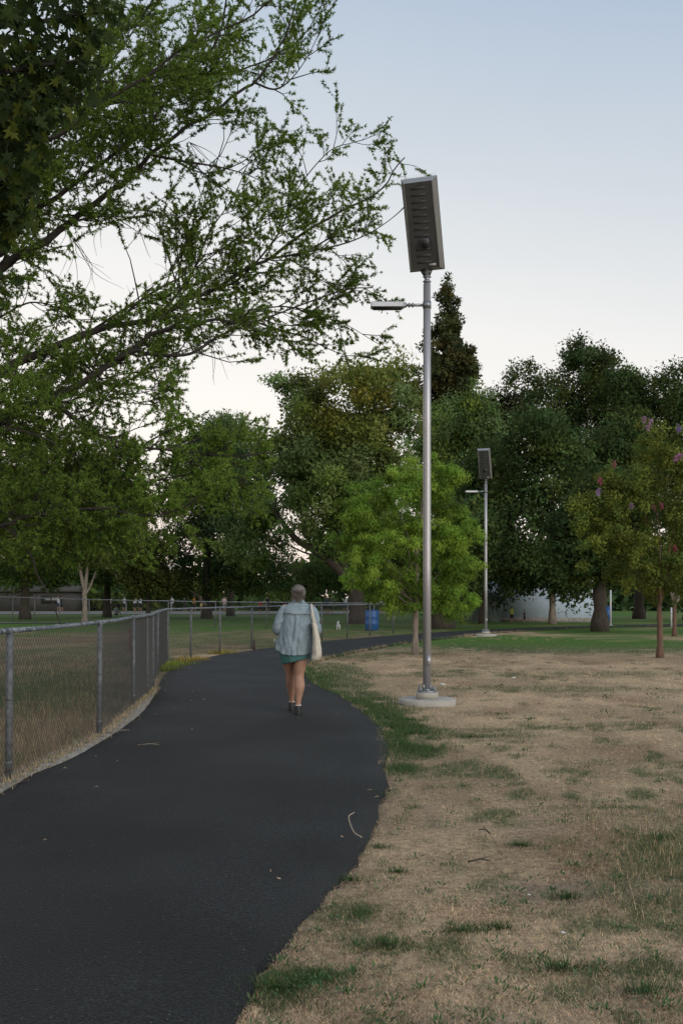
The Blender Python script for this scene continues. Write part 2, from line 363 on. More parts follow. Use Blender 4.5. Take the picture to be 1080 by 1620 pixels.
# ------------------------------------------------------------------ grass, straw and weeds as geometry
def blades(name, x, y, z, h, wd, az, lean, col, curl=False):
    n = len(x); dx, dy = np.cos(az), np.sin(az); px_, py_ = -dy, dx
    hl = h*np.sin(lean); hz = h*np.cos(lean)
    B = np.stack([x, y, z], 1)
    s = np.stack([px_*wd/2, py_*wd/2, np.zeros(n)], 1)
    tip = B+np.stack([dx*hl, dy*hl, hz], 1)
    V = np.stack([B-s, B+s, tip], 1).reshape(-1, 3); T = np.arange(3*n).reshape(-1, 3)
    c = np.repeat(col, 3, 0); c = c*np.tile([.9, .9, 1.1], n)[:, None]
    return Geo().add(V, T=T, col=c).obj(name, M_blade, kind='stuff')
def scatter(n, px0, px1, py0, py1, pw=1.0):
    px = rng.uniform(px0, px1, n); py = py0+(py1-py0)*rng.random(n)**pw
    Y = EYE*F/(py-HY); return (px-540)*Y/F, Y
def jitcol(c, a, h=.0):
    n = len(c); return c*(1+(rng.random((n, 1))-.5)*a)*(1+(rng.random((n, 3))-.5)*a*.25)
# small broadleaf weeds and clover rosettes in the turf
nw = 650; x, y = scatter(nw, -100, 1300, 1003, 1800); mk = (~inpoly(x, y, PATHPOLY)) & (x > -.7) & (y < 26); x, y = x[mk], y[mk]
kl = 26; X2 = np.repeat(x, kl); Y2 = np.repeat(y, kl); rr = np.repeat(rng.uniform(.02, .075, len(x))*np.clip(y/9, .8, 1.8), kl)
q = np.abs(rng.normal(0, 1, len(X2)))*rr; a = rng.random(len(X2))*6.28; P = np.stack([X2+q*np.cos(a)*1.3, Y2+q*np.sin(a), gz(X2, Y2)+.002+rng.random(len(X2))*.02], 1)
D = np.stack([np.cos(a), np.sin(a), rng.uniform(.1, 1.3, len(X2))], 1); sz = rng.uniform(.018, .042, len(X2))*np.clip(Y2/9, .8, 1.5)
V, Q, _, cc = (lambda P, D, N_, ln, wd, col: (lambda Dn, S: (np.stack([P, P+Dn*ln[:, None]*.5+S*wd[:, None]/2, P+Dn*ln[:, None], P+Dn*ln[:, None]*.5-S*wd[:, None]/2], 1).reshape(-1, 3), np.arange(4*len(P)).reshape(-1, 4), None, np.repeat(col, 4, 0)))(D/np.linalg.norm(D, axis=1)[:, None], np.stack([-np.sin(a), np.cos(a), np.zeros(len(a))], 1)))(P, D, None, sz, sz*.3, jitcol(np.tile(np.array([.062, .115, .045]), (len(X2), 1)), .8))
Geo().add(V, Q, col=cc).obj('weeds', M_blade, kind='stuff')
# dry straw, mostly lying
x, y = scatter(620000, -250, 1450, 990, 1850)
mk = (~inpoly(x, y, PATHPOLY)) & (x > -2.9+0*y) & ~((y > 26) & (x < np.interp(y, [24, 30, 40, 50], [-4, -2.7, 1.2, 4])))
mk &= (rng.random(len(x)) > .75*np.maximum(soil(x, y)-.2, 0)) & (rng.random(len(x)) > green(x, y)*.8)
x, y = x[mk], y[mk]; n = len(x); sc = np.clip(y/9, .75, 2.2)
c = jitcol(np.tile(STRAW*1.15, (n, 1)), 1.1)*(.7+.5*fbm(x*1.7, y*1.1, 61))[:, None]
c[rng.random(n) < .12] *= np.array([.55, .45, .40])
blades('dry_straw', x, y, gz(x, y)*smooth(0, .8, np.minimum(pathdist(x, y), 5))-.014, rng.uniform(.014, .048, n)*sc, rng.uniform(.0016, .0034, n)*sc, rng.random(n)*6.28,
       np.clip(rng.normal(1.25, .25, n), .5, 1.5), c)
# green blades
x, y = scatter(520000, -250, 1450, 988, 1850)
gr = green(x, y); mk = (~inpoly(x, y, PATHPOLY)) & (x > -2.9) & (rng.random(len(x)) < gr*.85-.05) & ~((y > 26) & (x < np.interp(y, [24, 30, 40, 50], [-4, -2.7, 1.2, 4])))
x, y = x[mk], y[mk]; n = len(x); sc = np.clip(y/8, .7, 2.5)
far = smooth(26, 36, y)[:, None]; c = jitcol((GRN*.8*(1-far)+LAWN*far), .8)
dry = rng.random(n) < .22*(y < 30); c[dry] = jitcol(np.tile(STRAW*.8, (dry.sum(), 1)), .5)
blades('green_grass', x, y, gz(x, y)*smooth(0, .8, np.minimum(pathdist(x, y), 5))-.014, rng.uniform(.02, .05, n)*np.clip(sc, .7, 1.6), rng.uniform(.003, .005, n)*sc, rng.random(n)*6.28,
       np.clip(rng.normal(.8, .35, n), .1, 1.4), c)
for (cx, cy_), (rx, ry), m_ in [((-.45, 18.6), (.6, 3.0), 7000), ((.30, 14.2), (.42, 1.6), 8000), ((.72, 12.2), (.32, 1.3), 9000), ((.80, 10.6), (.25, .6), 4500), ((.55, 9.2), (.14, .25), 1200), ((.1, 5.0), (.07, .12), 700), ((-.12, 4.15), (.14, .10), 1800), ((1.42, 4.38), (.16, .05), 900)]:
    x = rng.normal(cx, rx*.6, m_); y = rng.normal(cy_, ry*.6, m_); mk = ~inpoly(x, y, PATHPOLY) & (fbm(x*3.5, y*2.2, 91) > .43); x, y = x[mk], y[mk]; n = len(x); sc = np.clip(y/8, .7, 2)
    blades('green_grass', x, y, np.full(n, -.012), rng.uniform(.025, .055, n)*np.clip(sc, .7, 1.5), rng.uniform(.003, .005, n)*sc, rng.random(n)*6.28, np.clip(rng.normal(.8, .35, n), .1, 1.4), jitcol(np.tile(GRN*.95, (n, 1)), .8))
# field grass behind the fence
x, y = scatter(260000, -900, 700, 992, 1500)
mk = (((y < 24) & (x < np.interp(y, FENCE[:11, 1], FENCE[:11, 0])-.08)) | ((y >= 24) & (x < np.interp(y, [24, 25.8, 30.2, 36, 40.6, 46], [-4.2, -4.0, -2.9, -.9, .9, 3]))))
x, y = x[mk], y[mk]; n = len(x); sc = np.clip(y/9, .9, 2.5)
gg = green(x, y)[:, None]; t = (rng.random((n, 1)) < gg*.9)
c = jitcol(np.where(t, GRN*np.array([.9, .9, .8]), DULL*1.15), .9)
tall = np.where(y < 24, 1.0, .6)
blades('field_grass', x, y, gz(x, y)-.014, rng.uniform(.05, .17, n)*tall*np.clip(sc, .9, 1.3), rng.uniform(.003, .005, n)*sc, rng.random(n)*6.28, np.clip(rng.normal(.7, .35, n), .05, 1.4), c)
n = 26000; x = rng.normal(2.65, .75, n); y = rng.normal(5.75, .8, n); mk = (x > 1.3) & (rng.random(n) < smooth(.30, .60, fbm(x*2.2, y*2.2, 15))); x, y = x[mk], y[mk]; n = len(x)
c = jitcol(np.where(rng.random((n, 1)) < .45, np.array([.20, .20, .085]), np.where(rng.random((n, 1)) < .5, GRN*.8, STRAW*.8)), .9)
blades('olive_grass', x, y, gz(x, y)-.014, rng.uniform(.03, .10, n), rng.uniform(.002, .0045, n), rng.random(n)*6.28, np.clip(rng.normal(.8, .35, n), .05, 1.4), c)
# straw and weeds spilling over the concrete strip
n = 22000; k_ = rng.integers(0, len(fe), n); a_ = rng.random(n); p_ = fe[k_]+rng.normal(0, .05, (n, 2)); p_[:, 0] += np.abs(rng.normal(0, .05, n))-.03
c = jitcol(np.where(rng.random((n, 1)) < .3, GRN, STRAW*.75), .9)
blades('edge_straw', p_[:, 0], p_[:, 1], np.full(n, .022), rng.uniform(.02, .09, n), rng.uniform(.003, .006, n), rng.random(n)*6.28, np.clip(rng.normal(1.0, .4, n), .1, 1.5), c)
n = 22000; e_ = resamp(Rj[60:330], 3000); k_ = rng.integers(0, 3000, n); p_ = e_[k_]+np.stack([np.abs(rng.normal(0, .05, n))*1.2-.045, rng.normal(0, .03, n)], 1)
gr = green(p_[:, 0]+.1, p_[:, 1])[:, None]; c = jitcol(np.where(rng.random((n, 1)) < .25+gr*.7, GRN, STRAW*.95), .9); sc = np.clip(p_[:, 1]/9, .8, 2)
blades('verge_grass', p_[:, 0], p_[:, 1], np.full(n, -.005), rng.uniform(.02, .07, n)*sc, rng.uniform(.002, .0045, n)*sc, rng.random(n)*6.28, np.clip(rng.normal(1.0, .4, n), .1, 1.45), c)
# individual weed tufts
tufts = [(435, 1562, 1.5, 'large dark green grass tuft by the path edge nearest the camera'), (610, 1492, .9, 'dark green tuft on dry turf right of the path edge, midway up the foreground'),
         (885, 1528, 1.2, 'thick dark green weed tuft at lower right with broad leaves'), (555, 1392, .7, 'small green tuft overhanging the asphalt edge'),
         (600, 1338, .6, 'small weed tuft beside the path edge just above a bare patch'), (735, 1470, .8, 'loose green tuft in the middle of the dry foreground'),
         (790, 1465, .8, 'wispy green tuft right of the loose middle tuft'), (825, 1335, .7, 'green tuft in the straw below the far lamp'),
         (1040, 1325, .8, 'green tuft near the right side of the picture'), (900, 1415, .8, 'dark tuft at the rim of the olive grass patch on the right'),
         (630, 1378, .5, 'tiny tuft alone beside the broken twig'), (1020, 1565, 1.1, 'dark olive tuft in the bottom right corner'), (745, 1165, 1.2, 'green tuft right of the concrete lamp base')]
for px, py, s_, lab in tufts:
    cx, cy_ = G(px, py); n = int(230*s_); r = np.abs(rng.normal(0, .085, n))*s_; a = rng.random(n)*6.28
    lx, ly = r*np.cos(a)*1.5, r*np.sin(a)*.8; h = rng.uniform(.02, .06, n)*s_**.4*np.exp(-(r/(.14*s_))**2)+.012
    c = jitcol(np.tile(GRN*np.array([.62, .72, .62]), (n, 1)), .8)
    o = blades('grass_tuft', lx, ly, np.zeros(n)-.01, h, rng.uniform(.003, .006, n), a+rng.normal(0, .9, n), np.clip(rng.normal(.85, .35, n), 0, 1.4), c)
    o.location = (cx, cy_, float(gz(np.array([cx]), np.array([cy_]))[0])); tag(o, lab, 'grass tuft', 'green tufts in the dry turf')
for px, py, s_, colr, lab in [(273, 1052, 1.5, (.16, .2, .03), 'bright yellow green weed clump where the fence bends by the path'), (305, 1045, 1.0, (.3, .22, .06), 'yellowed weed clump at the foot of the fence beyond the bright one'),
                         (353, 1034, 1.0, (.22, .2, .05), 'small straw yellow weed clump at the fence, farthest of the row'), (258, 1060, 1.1, (.12, .15, .04), 'low green weed clump at the fence bend, nearest of the row')]:
    cx, cy_ = G(px, py); n = 260; r = rng.random(n)**.6*.42*s_; a = rng.random(n)*6.28
    o = blades('weed_clump', r*np.cos(a), r*np.sin(a), np.zeros(n)-.01, rng.uniform(.06, .2, n), np.full(n, .02), a+rng.normal(0, .7, n), np.clip(rng.normal(.6, .35, n), 0, 1.3), jitcol(np.tile(np.array(colr), (n, 1)), .7))
    o.location = (cx, cy_, 0); tag(o, lab, 'weed', 'weed clumps along the fence')
# litter: straw bits on the asphalt, twigs
g = Geo()
for k in range(60):
    if k < 40: t = rng.random(); p = Ls[int(40+t*150)]+np.array([rng.random()**2*.9, rng.normal(0, .2)])
    else: t = rng.random(); p = Rs[int(40+t*150)]-np.array([rng.random()**2*.5, rng.normal(0, .1)])
    a = rng.random()*6.28; l = rng.uniform(.01, .05); d = np.array([math.cos(a), math.sin(a)])*l
    g.add(*tube([[*p, .028], [*(p+d*.5+rng.normal(0, .006, 2)), .036], [*(p+d), .028]], .0022, 3), col=STRAW*rng.uniform(.6, 1.2))
g.obj('straw_litter', M_blade, kind='stuff')
p0 = G(572, 1332); p1 = G(560, 1292); 
g = Geo(); pts = crom([[*p0, .03], [*(p0+[-.05, .12]), .04], [*(p1+[-.04, -.2]), .04], [*p1, .03]], 5); g.add(*tube(pts, .004, 5), col=(.45, .38, .28))
tag(g.obj('dry_stem', M_blade), 'long curved dry stem lying on the path edge', 'stem')
for px, py, L_, a, lab in [(765, 1320, .12, 2.1, 'short dark twig standing out of the straw'), (757, 1368, .13, .1, 'dark twig lying flat beside the tiny tuft'), (188, 1162, .3, .8, 'pale forked dry twig on the asphalt by the fence'), (235, 1184, .22, .1, 'pale straight straw stick lying on the asphalt')]:
    p = G(px, py); d = np.array([math.cos(a), math.sin(a)])*L_; z = .035 if px < 300 else .02
    g = Geo(); g.add(*tube([[*(p-d/2), z], [*(p+[.01, .01]), z+.012], [*(p+d/2), z]], [.006, .005, .003], 5)); g.add(*tube([[*p, z+.01], [*(p+d*.3+[.03, .05]), z+.015]], [.004, .002], 4))
    tag(g.obj('twig', M_bark_pale if px < 300 else M_bark), lab, 'twig')
M_white = mat('white_paper', (.6, .6, .58), .7)
for px, py, s_, lab in [(812, 1073, .04, 'crumpled white litter on the dry turf right of the lamp'), (700, 1084, .05, 'flat pale scrap in the straw left of the lamp base'), (890, 1476, .012, 'small pale pebble-like scrap in the lower right turf'), (836, 1416, .009, 'tiny white scrap in the middle of the dry foreground')]:
    p = G(px, py); g = Geo(); V, Q, T = ellipsoid((0, 0, s_*.25), (s_, s_*.8, s_*.35), 9, 6); V = V*(1+(rng.random((len(V), 1))-.5)*.6); g.add(V, Q, T)
    o = g.obj('litter', M_white); o.location = (*p, .0); tag(o, lab, 'litter')

# ------------------------------------------------------------------ chain link fences
def link_panel(L_, H_, a=.0325, r=.0014, flat=False):
    g = Geo(); nc = int(L_/a); nr = int(H_/a)
    for i_ in range(nc):
        k = np.arange(nr+1); ph = (k+i_) % 2
        xk = (i_+ph)*a; P = np.stack([xk, np.where(ph > 0, .002, -.002), k*a], 1)
        if flat:
            d = np.array([r, 0, 0]); V = np.concatenate([P-d, P+d]); m_ = nr+1
            g.add(V, np.stack([np.arange(nr), np.arange(nr)+1, np.arange(nr)+1+m_, np.arange(nr)+m_], 1))
        else:
            off = np.array([[r, 0, 0], [-r*.5, r*.87, 0], [-r*.5, -r*.87, 0]]); V = (P[:, None]+off[None]).reshape(-1, 3)
            ii, jj = np.meshgrid(np.arange(nr), np.arange(3), indexing='ij')
            g.add(V, np.stack([ii*3+jj, (ii+1)*3+jj, (ii+1)*3+(jj+1) % 3, ii*3+(jj+1) % 3], -1).reshape(-1, 4))
    return g.mesh('chain_link_mesh', M_wire)
near_panel = link_panel(3.0, 1.2, a=.037, r=.0021); far_panel = link_panel(3.0, 1.2, a=.04, r=.0022, flat=True)
def post_mesh(h, r):
    g = Geo(); g.add(*tube([[0, 0, -.05], [0, 0, h*.5], [0, 0, h]], r, 12)); V, Q, T = ellipsoid((0, 0, h), (r*1.15, r*1.15, r*.9), 12, 6); g.add(V, Q, T); 
    g.add(*tube([[0, 0, h*.55], [0, 0, h*.55+.02]], r*1.12, 12)); g.add(*tube([[0, 0, .15], [0, 0, .17]], r*1.12, 12))
    return g.mesh('post', M_post, True)
def fence(name, label, pts, H, pm, panel, prad, rrad, ties=False, hz=None):
    root = thing(name, label, 'fence', (pts[0][0], pts[0][1], 0)); o = np.array([pts[0][0], pts[0][1]])
    for k, p in enumerate(pts):
        h = H if hz is None else hz[k]
        q = link('post', pm, root, (*(p-o), 0)); q.scale.z = h/1.2
        q.rotation_euler = (random.uniform(-.012, .012), random.uniform(-.012, .012), random.random()*6)
    for k in range(len(pts)-1):
        h0 = H if hz is None else hz[k]; h1 = H if hz is None else hz[k+1]
        a, b = pts[k]-o, pts[k+1]-o; L_ = np.linalg.norm(b-a); d = (b-a)/L_
        g = Geo(); ts = np.linspace(0, 1, 7); P = [[*(a+(b-a)*t), h0+(h1-h0)*t+.02-.006*math.sin(t*PI)] for t in ts]
        g.add(*tube(P, rrad, 10))
        if ties:
            for t in np.arange(.1, .98, .12):
                c = np.array([*(a+(b-a)*t), h0+.018]); dd = np.array([*d, 0]); g.add(*tube([c-dd*.004, c+dd*.004], rrad*1.16, 8))
        # collar where the rail meets the post
        c = np.array([*a, h0+.02]); dd = np.array([*d, 0]); g.add(*tube([c-dd*.035, c+dd*.035], rrad*1.22, 10))
        g.obj('rail', M_rail, root, True)
        q = link('chain_link_mesh', panel, root, (*(a), .03)); q.rotation_euler.z = math.atan2(d[1], d[0]); q.scale = (L_/3.0, 1, (min(h0, h1)-.03)/1.2)
fence('chain_link_fence', 'waist high grey chain link fence curving along the left side of the asphalt path', [np.array(p) for p in FP[:11]], 1.25, post_mesh(1.2, .03), near_panel, .03, .023, True)
fence('chain_link_fence', 'waist high chain link fence beyond the bend, running right behind the walking woman', [np.array(p) for p in FP[10:]], 1.25, post_mesh(1.2, .028), far_panel, .03, .022)
F2 = crom([(3.4, 45.2), (.5, 48.6), (-5.65, 51.7), (-14, 57), (-21.8, 65), (-29, 73)], 6); F2 = resamp(F2, 15)
fence('chain_link_fence', 'distant chain link fence across the far side of the field, behind the pale forked trunk', [p for p in F2], 1.3, post_mesh(1.2, .03), far_panel, .03, .026, hz=np.interp(F2[:, 1], [45, 52, 65], [1.22, 1.3, 1.58]))

# ------------------------------------------------------------------ solar street lamps
def make_lamp():
    root = thing('solar_street_lamp', 'tall solar lamp post on a round concrete base by the path', 'street lamp', (0, 0, 0), 0, 'solar lamp posts along the path')
    g = Geo(); g.add(*loft([(0, 0, -.1, .425, .425), (0, 0, .05, .425, .425), (0, 0, .065, .41, .41)], 40)); g.obj('concrete_base', M_conc2, root)
    g = Geo(); g.add(*box((0, 0, .115), (.30, .30, .10))); g.obj('concrete_plinth', M_conc2, root)
    g = Geo(); g.add(*box((0, 0, .175), (.26, .26, .02))); g.obj('base_plate', M_galv, root)
    gb = Geo(); gb.add(*tube([[0, 0, 0], [0, 0, .07]], .010, 8)); gb.add(*tube([[0, 0, .004], [0, 0, .028]], .021, 6)); bm_ = gb.mesh('bolt', M_galv)
    for sx in (-1, 1):
        for sy in (-1, 1): link('bolt', bm_, root, (sx*.105, sy*.105, .184))
    g = Geo(); g.add(*tube([[0, 0, .18], [0, 0, .21]], .075, 24)); 
    for a in (0, PI/2): g.add(*box((0, 0, .235), (.17, .012, .09), a+PI/4))
    g.obj('base_collar', M_galv, root)
    g = Geo(); g.add(*tube([[0, 0, .184], [0, 0, 2], [0, 0, 4], [0, 0, 6.15]], [.060, .058, .056, .054], 28)); g.obj('pole', M_pole, root, True)
    g = Geo(); V, Q = box((.02, -.0575, .62), (.06, .012, .16)); g.add(V, Q); g.obj('hand_hole_cover', M_pole, root)
    g = Geo(); g.add(*tube([[0, 0, 6.15], [0, 0, 6.30]], .038, 20)); 
    for z in (6.17, 6.24): g.add(*tube([[0, 0, z], [0, 0, z+.03]], .050, 20)); g.add(*tube([[-.065, 0, z+.015], [.065, 0, z+.015]], .008, 8))
    g.add(*box((0, 0, 6.31), (.05, .09, .11))); g.obj('pole_head_clamp', M_galv, root)
    # arm and lamp head to the left
    g = Geo(); g.add(*tube([[-.05, 0, 5.84], [-.34, 0, 5.84]], .022, 12)); g.add(*tube([[0, 0, 5.79], [0, 0, 5.89]], .062, 24))
    for q_ in (-.20, -.25, -.30): g.add(*tube([[q_, 0, 5.84], [q_-.02, 0, 5.84]], .031, 10)); g.add(*tube([[q_-.01, 0, 5.80], [q_-.01, 0, 5.88]], .006, 6))
    g.obj('arm', M_galv, root)
    # lamp head: shallow tapered aluminium tray
    bm = bmesh.new(); prof = [(-.32, .05, .032, -.026), (-.36, .09, .036, -.040), (-.80, .09, .038, -.040), (-.825, .085, .028, -.034)]
    ringsv = []
    for xx, hw, zt, zb in prof: ringsv.append([bm.verts.new((xx, y_, 5.84+z_)) for y_, z_ in ((-hw, zb), (hw, zb), (hw, zt*.6), (hw*.75, zt), (-hw*.75, zt), (-hw, zt*.6))])
    for a_, b_ in zip(ringsv, ringsv[1:]):
        for q_ in range(6): bm.faces.new((a_[q_], a_[(q_+1) % 6], b_[(q_+1) % 6], b_[q_]))
    bm.faces.new(ringsv[0][::-1]); bm.faces.new(ringsv[-1]); bmesh.ops.recalc_face_normals(bm, faces=bm.faces)
    me = bpy.data.meshes.new('lamp_head'); bm.to_mesh(me); bm.free(); me.materials.append(M_lamp); head = link('lamp_head', me, root)
    g = Geo(); g.add(*box((-.58, 0, 5.792), (.42, .16, .012))); g.obj('lens', M_slot, head)
    # panel housing in its own tilted frame: local z along the long side, local -y is the back that faces the camera
    pe = link('solar_panel', None, root); pe.location = (0, 0, 6.34); t, a = math.radians(25), math.radians(18)
    Lh, Wf, Wb, D = 1.28, .52, .415, .115
    def R(v):
        v = np.asarray(v, float); ct, st = math.cos(t), math.sin(t)      # tilt the top towards -y
        v = np.stack([v[:, 0], v[:, 1]*ct-v[:, 2]*st, v[:, 1]*st+v[:, 2]*ct], 1)
        ca, sa = math.cos(-a), math.sin(-a); return np.stack([v[:, 0]*ca-v[:, 1]*sa, v[:, 0]*sa+v[:, 1]*ca, v[:, 2]], 1)
    def slab(bw, bz0, bz1, y0, fw, fz0, fz1, y1):
        return np.array([[-bw, y0, bz0], [bw, y0, bz0], [bw, y0, bz1], [-bw, y0, bz1], [-fw, y1, fz0], [fw, y1, fz0], [fw, y1, fz1], [-fw, y1, fz1]])
    V = slab(Wb/2, .05, Lh-.055, -.055, Wf/2, 0, Lh, .025)
    Geo().add(R(V), [[0, 1, 2, 3]]).obj('back_plate', M_panel, pe)
    Geo().add(R(V), [[1, 5, 6, 2], [4, 0, 3, 7]]).obj('side_wall', M_panel_side, pe)
    Geo().add(R(V), [[3, 2, 6, 7]]).obj('end_cap', M_capm, pe); Geo().add(R(V), [[4, 5, 1, 0]]).obj('end_cap', M_capm, pe)
    V = slab(Wf/2, 0, Lh, .0305, Wf/2, 0, Lh, .05); Geo().add(R(V), [[4, 7, 6, 5], [0, 1, 5, 4], [1, 2, 6, 5], [2, 3, 7, 6], [3, 0, 4, 7]]).obj('cell_panel', M_pv, pe)
    def bx(c, s, m, nm, par):
        V, Q = box(c, s); return Geo().add(R(V), Q).obj(nm, m, par)
    for q_ in range(12):
        z = .13+q_*.092
        if abs(z-.40) < .065: continue
        bx((-.01, -.0575, z), (.21, .006, .020), M_slot2, 'vent_slot', pe)  # raised strips, their dark grey paints the shade inside the slots
        bx((-.01, -.0575, z+.014), (.22, .007, .006), M_panel, 'vent_louvre', pe)
    bx((.03, -.085, .405), (.115, .05, .115), M_box, 'sensor_box', pe)
    bx((.03, -.112, .405), (.085, .006, .085), M_slot, 'sensor_window', pe)
    bx((.105, -.0625, .090), (.10, .004, .034), M_sticker, 'sticker', pe)
    for sx in (-1, 1): bx((sx*(Wb/2-.006), -.062, Lh/2), (.006, .005, Lh-.12), M_panel_side, 'edge_trim', pe)
    V, Q = box((0, -.02, -.03), (.17, .07, .075)); V[:, 0] *= np.where(V[:, 2] < -.03, .5, 1); Geo().add(R(V), Q).obj('mounting_bracket', M_panel, pe)
    g = Geo()
    for q_ in range(16): V, Q, T = tube([[-.24+q_*.032, -.03, Lh], [-.25+q_*.034, -.04, Lh+.045]], .0015, 3); g.add(R(V), Q, T)
    g.obj('bird_spikes', M_galv, pe)
    return root
lamp = make_lamp(); p = G(675, 1112); lamp.location = (*p, .0)
lamp['label'] = 'tall near solar lamp post on a round concrete base, panel against the sky'
l2 = dup(lamp, (*G(768, 1005.5), .0), label='distant solar lamp post before dark trees, beyond the bright green tree')

# ------------------------------------------------------------------ trees
def leafset(P, D, N_, ln, wd, col, kite=.4):
    """kite leaves at P pointing along D with normal N_"""
    D = D/(np.linalg.norm(D, axis=1)[:, None]+1e-9); S = np.cross(D, N_); S /= np.linalg.norm(S, axis=1)[:, None]+1e-9
    ln = np.asarray(ln)[:, None]; wd = np.asarray(wd)[:, None]; U = np.cross(S, D)
    V = np.stack([P, P+D*ln*kite+S*wd/2+U*wd*.12, P+D*ln, P+D*ln*kite-S*wd/2+U*wd*.12], 1).reshape(-1, 3)
    Q = np.arange(4*len(P)).reshape(-1, 4); return V, Q, None, np.repeat(col, 4, 0)
def unit(n): v = rng.normal(size=(n, 3)); return v/np.linalg.norm(v, axis=1)[:, None]
def crown_geo(ells, npuff, nleaf, pr, ln, cols, wr=.5, droop=.0, zs=.8, shell=.45, lump=1.5, colfn=None, outl=1.0):
    """foliage: puffs of leaves spread through ellipsoids; ells: (x,y,z,rx,ry,rz)"""
    E = np.array(ells, float); vol = (E[:, 3]*E[:, 4]*E[:, 5])**.75; pick = rng.choice(len(E), npuff, p=vol/vol.sum())
    u = unit(npuff); rr = shell+(1-shell)*rng.random(npuff)**.6; rr *= 1+(rng.random(npuff)-.5)*.28*lump
    Cn = E[pick, :3]+u*rr[:, None]*E[pick, 3:]
    R_ = pr*rng.uniform(.55, 1.35, npuff); k = rng.choice(npuff, nleaf, p=R_**2/(R_**2).sum())
    v = unit(nleaf); q = R_[k]*rng.random(nleaf)**.5*rng.uniform(.8, 1.15, nleaf); An = rng.uniform(.55, 1.35, (npuff, 3)); An[:, 2] *= zs; v0 = v; v = v*An[k]
    P = Cn[k]+v*q[:, None]
    v = v0; D = np.cross(v, unit(nleaf))+v*.35+unit(nleaf)*.3; D[:, 2] -= droop; Nn = unit(nleaf)*.38+np.array([0, 0, .45])+v
    cp = np.array(cols); base = cp[rng.integers(0, len(cp), npuff)]*(rng.uniform(.55, 1.45, (npuff, 1)))
    if colfn is not None: base = colfn(Cn, base)
    c = base[k]*(1+(rng.random((nleaf, 1))-.5)*.35)*(1+(rng.random((nleaf, 3))-.5)*.12)
    s = ln*rng.uniform(.6, 1.3, nleaf)
    return leafset(P, D, Nn, s, s*wr, c)
def branches(base, tips, r0, n=7, sides=7):
    out_ = []
    for t_, r in tips:
        b = np.array(base); t_ = np.array(t_); m_ = b+(t_-b)*.5+np.array([0, 0, -.10*np.linalg.norm(t_[:2]-b[:2])])+rng.normal(0, .05*np.linalg.norm(t_-b), 3)
        s = np.linspace(0, 1, n)[:, None]; P = b*(1-s)**2+2*m_*s*(1-s)+t_*s*s; out_.append((P, np.linspace(r, r*.25, n), sides))
    return out_
def make_tree(name, label, X, Y, trunk, ells, npuff, nleaf, pr, ln, cols, bark=None, group=None, limbs=6, fork=.5, cat='tree', **kw):
    """trunk: list of (x,y,z,r) local; ells local"""
    root = thing(name, label, cat, (X, Y, 0), 0, group); bark = bark or M_bark
    g = Geo(); T_ = np.array(trunk, float)
    P = crom(T_[:, :3], 4); R_ = np.interp(np.linspace(0, 1, len(P)), np.linspace(0, 1, len(T_)), T_[:, 3]); R_ = R_*(1+.12*np.sin(np.arange(len(P))*2.3))
    R_[0] *= 1.35; R_[1] *= 1.12
    P[0, 2] -= .1; V, Q, Tt = tube(P, R_, 14); g.add(V+rng.normal(0, R_.mean()*.05, V.shape), Q, Tt)
    E = np.array(ells); 
    for k in range(limbs):
        e = E[k % len(E)]; s = rng.uniform(fork, 1); b = T_[0, :3]*(1-s)+T_[-1, :3]*s if len(T_) == 2 else P[int(s*(len(P)-1))]
        t_ = e[:3]+unit(1)[0]*e[3:]*.7
        for PP, RR, sd_ in branches(b, [(t_, T_[-1, 3]*rng.uniform(.45, .8))], 0): g.add(*tube(PP, RR, sd_))
    g.obj('trunk', bark, root, True)
    V, Q, _, c = crown_geo(ells, npuff, nleaf, pr, ln, cols, **kw)
    Geo().add(V, Q, col=c).obj('crown', M_leaf, root, kind='stuff')
    return root
GD = [(.070, .112, .034), (.054, .096, .034), (.088, .118, .030)]           # dark green
GM = [(.12, .19, .042), (.10, .165, .045), (.14, .19, .036)]           # mid
GB = [(.19, .31, .045), (.155, .265, .042), (.235, .34, .052)]           # fresh bright green
GBL = [(.15, .225, .085), (.19, .255, .085), (.125, .20, .070)]
def ext(px, py, Y, X0): w_ = W(px, py, Y); return w_[0]-X0
def el(px, py, rxp, ryp, Y, X0, ry=None, dy=0):
    """ellipsoid seen at photo pixel px,py with radii in pixels, at depth Y"""
    w_ = W(px, py, Y+dy); rx = rxp*Y/F; return (w_[0]-X0, dy, w_[2], rx, ry or rx, ryp*Y/F)
def at(px, py): return G(px, py)
# big spreading tree behind the fence
X0, Y0 = at(566, 986)
orange = np.array([.30, .27, .05])
def bigcol(Cn, base):
    s = smooth(6.5, 13, Cn[:, 2])*smooth(-5.5, -.5, Cn[:, 0])*rng.uniform(.1, .95, len(Cn)); s = s[:, None]
    return base*(1-s*.8)+orange*s*.8*rng.uniform(.6, 1.1, (len(Cn), 1))
E = [el(540, 720, 95, 95, Y0, X0, 4), el(470, 690, 62, 100, Y0, X0), el(560, 650, 85, 90, Y0, X0, 4), el(620, 640, 55, 65, Y0, X0), el(430, 760, 45, 60, Y0, X0), el(520, 790, 85, 75, Y0, X0, 4.5), el(610, 780, 70, 80, Y0, X0), el(455, 620, 30, 30, Y0, X0), el(400, 850, 60, 65, Y0, X0, dy=4), el(640, 860, 60, 50, Y0, X0, dy=3)]
big = make_tree('broadleaf_tree', 'largest tree, broad crown with orange brown clusters, behind the fence by the blue barrel', X0, Y0,
          [(0, 0, 0, .55), (-.1, 0, 1.6, .46), (-.1, 0, 3.4, .40), (.3, 0, 6, .3), (.2, 0, 9, .2)], E, 330, 88000, 1.05, .26, GBL+GM, fork=.35, limbs=9, colfn=bigcol)
g = Geo()
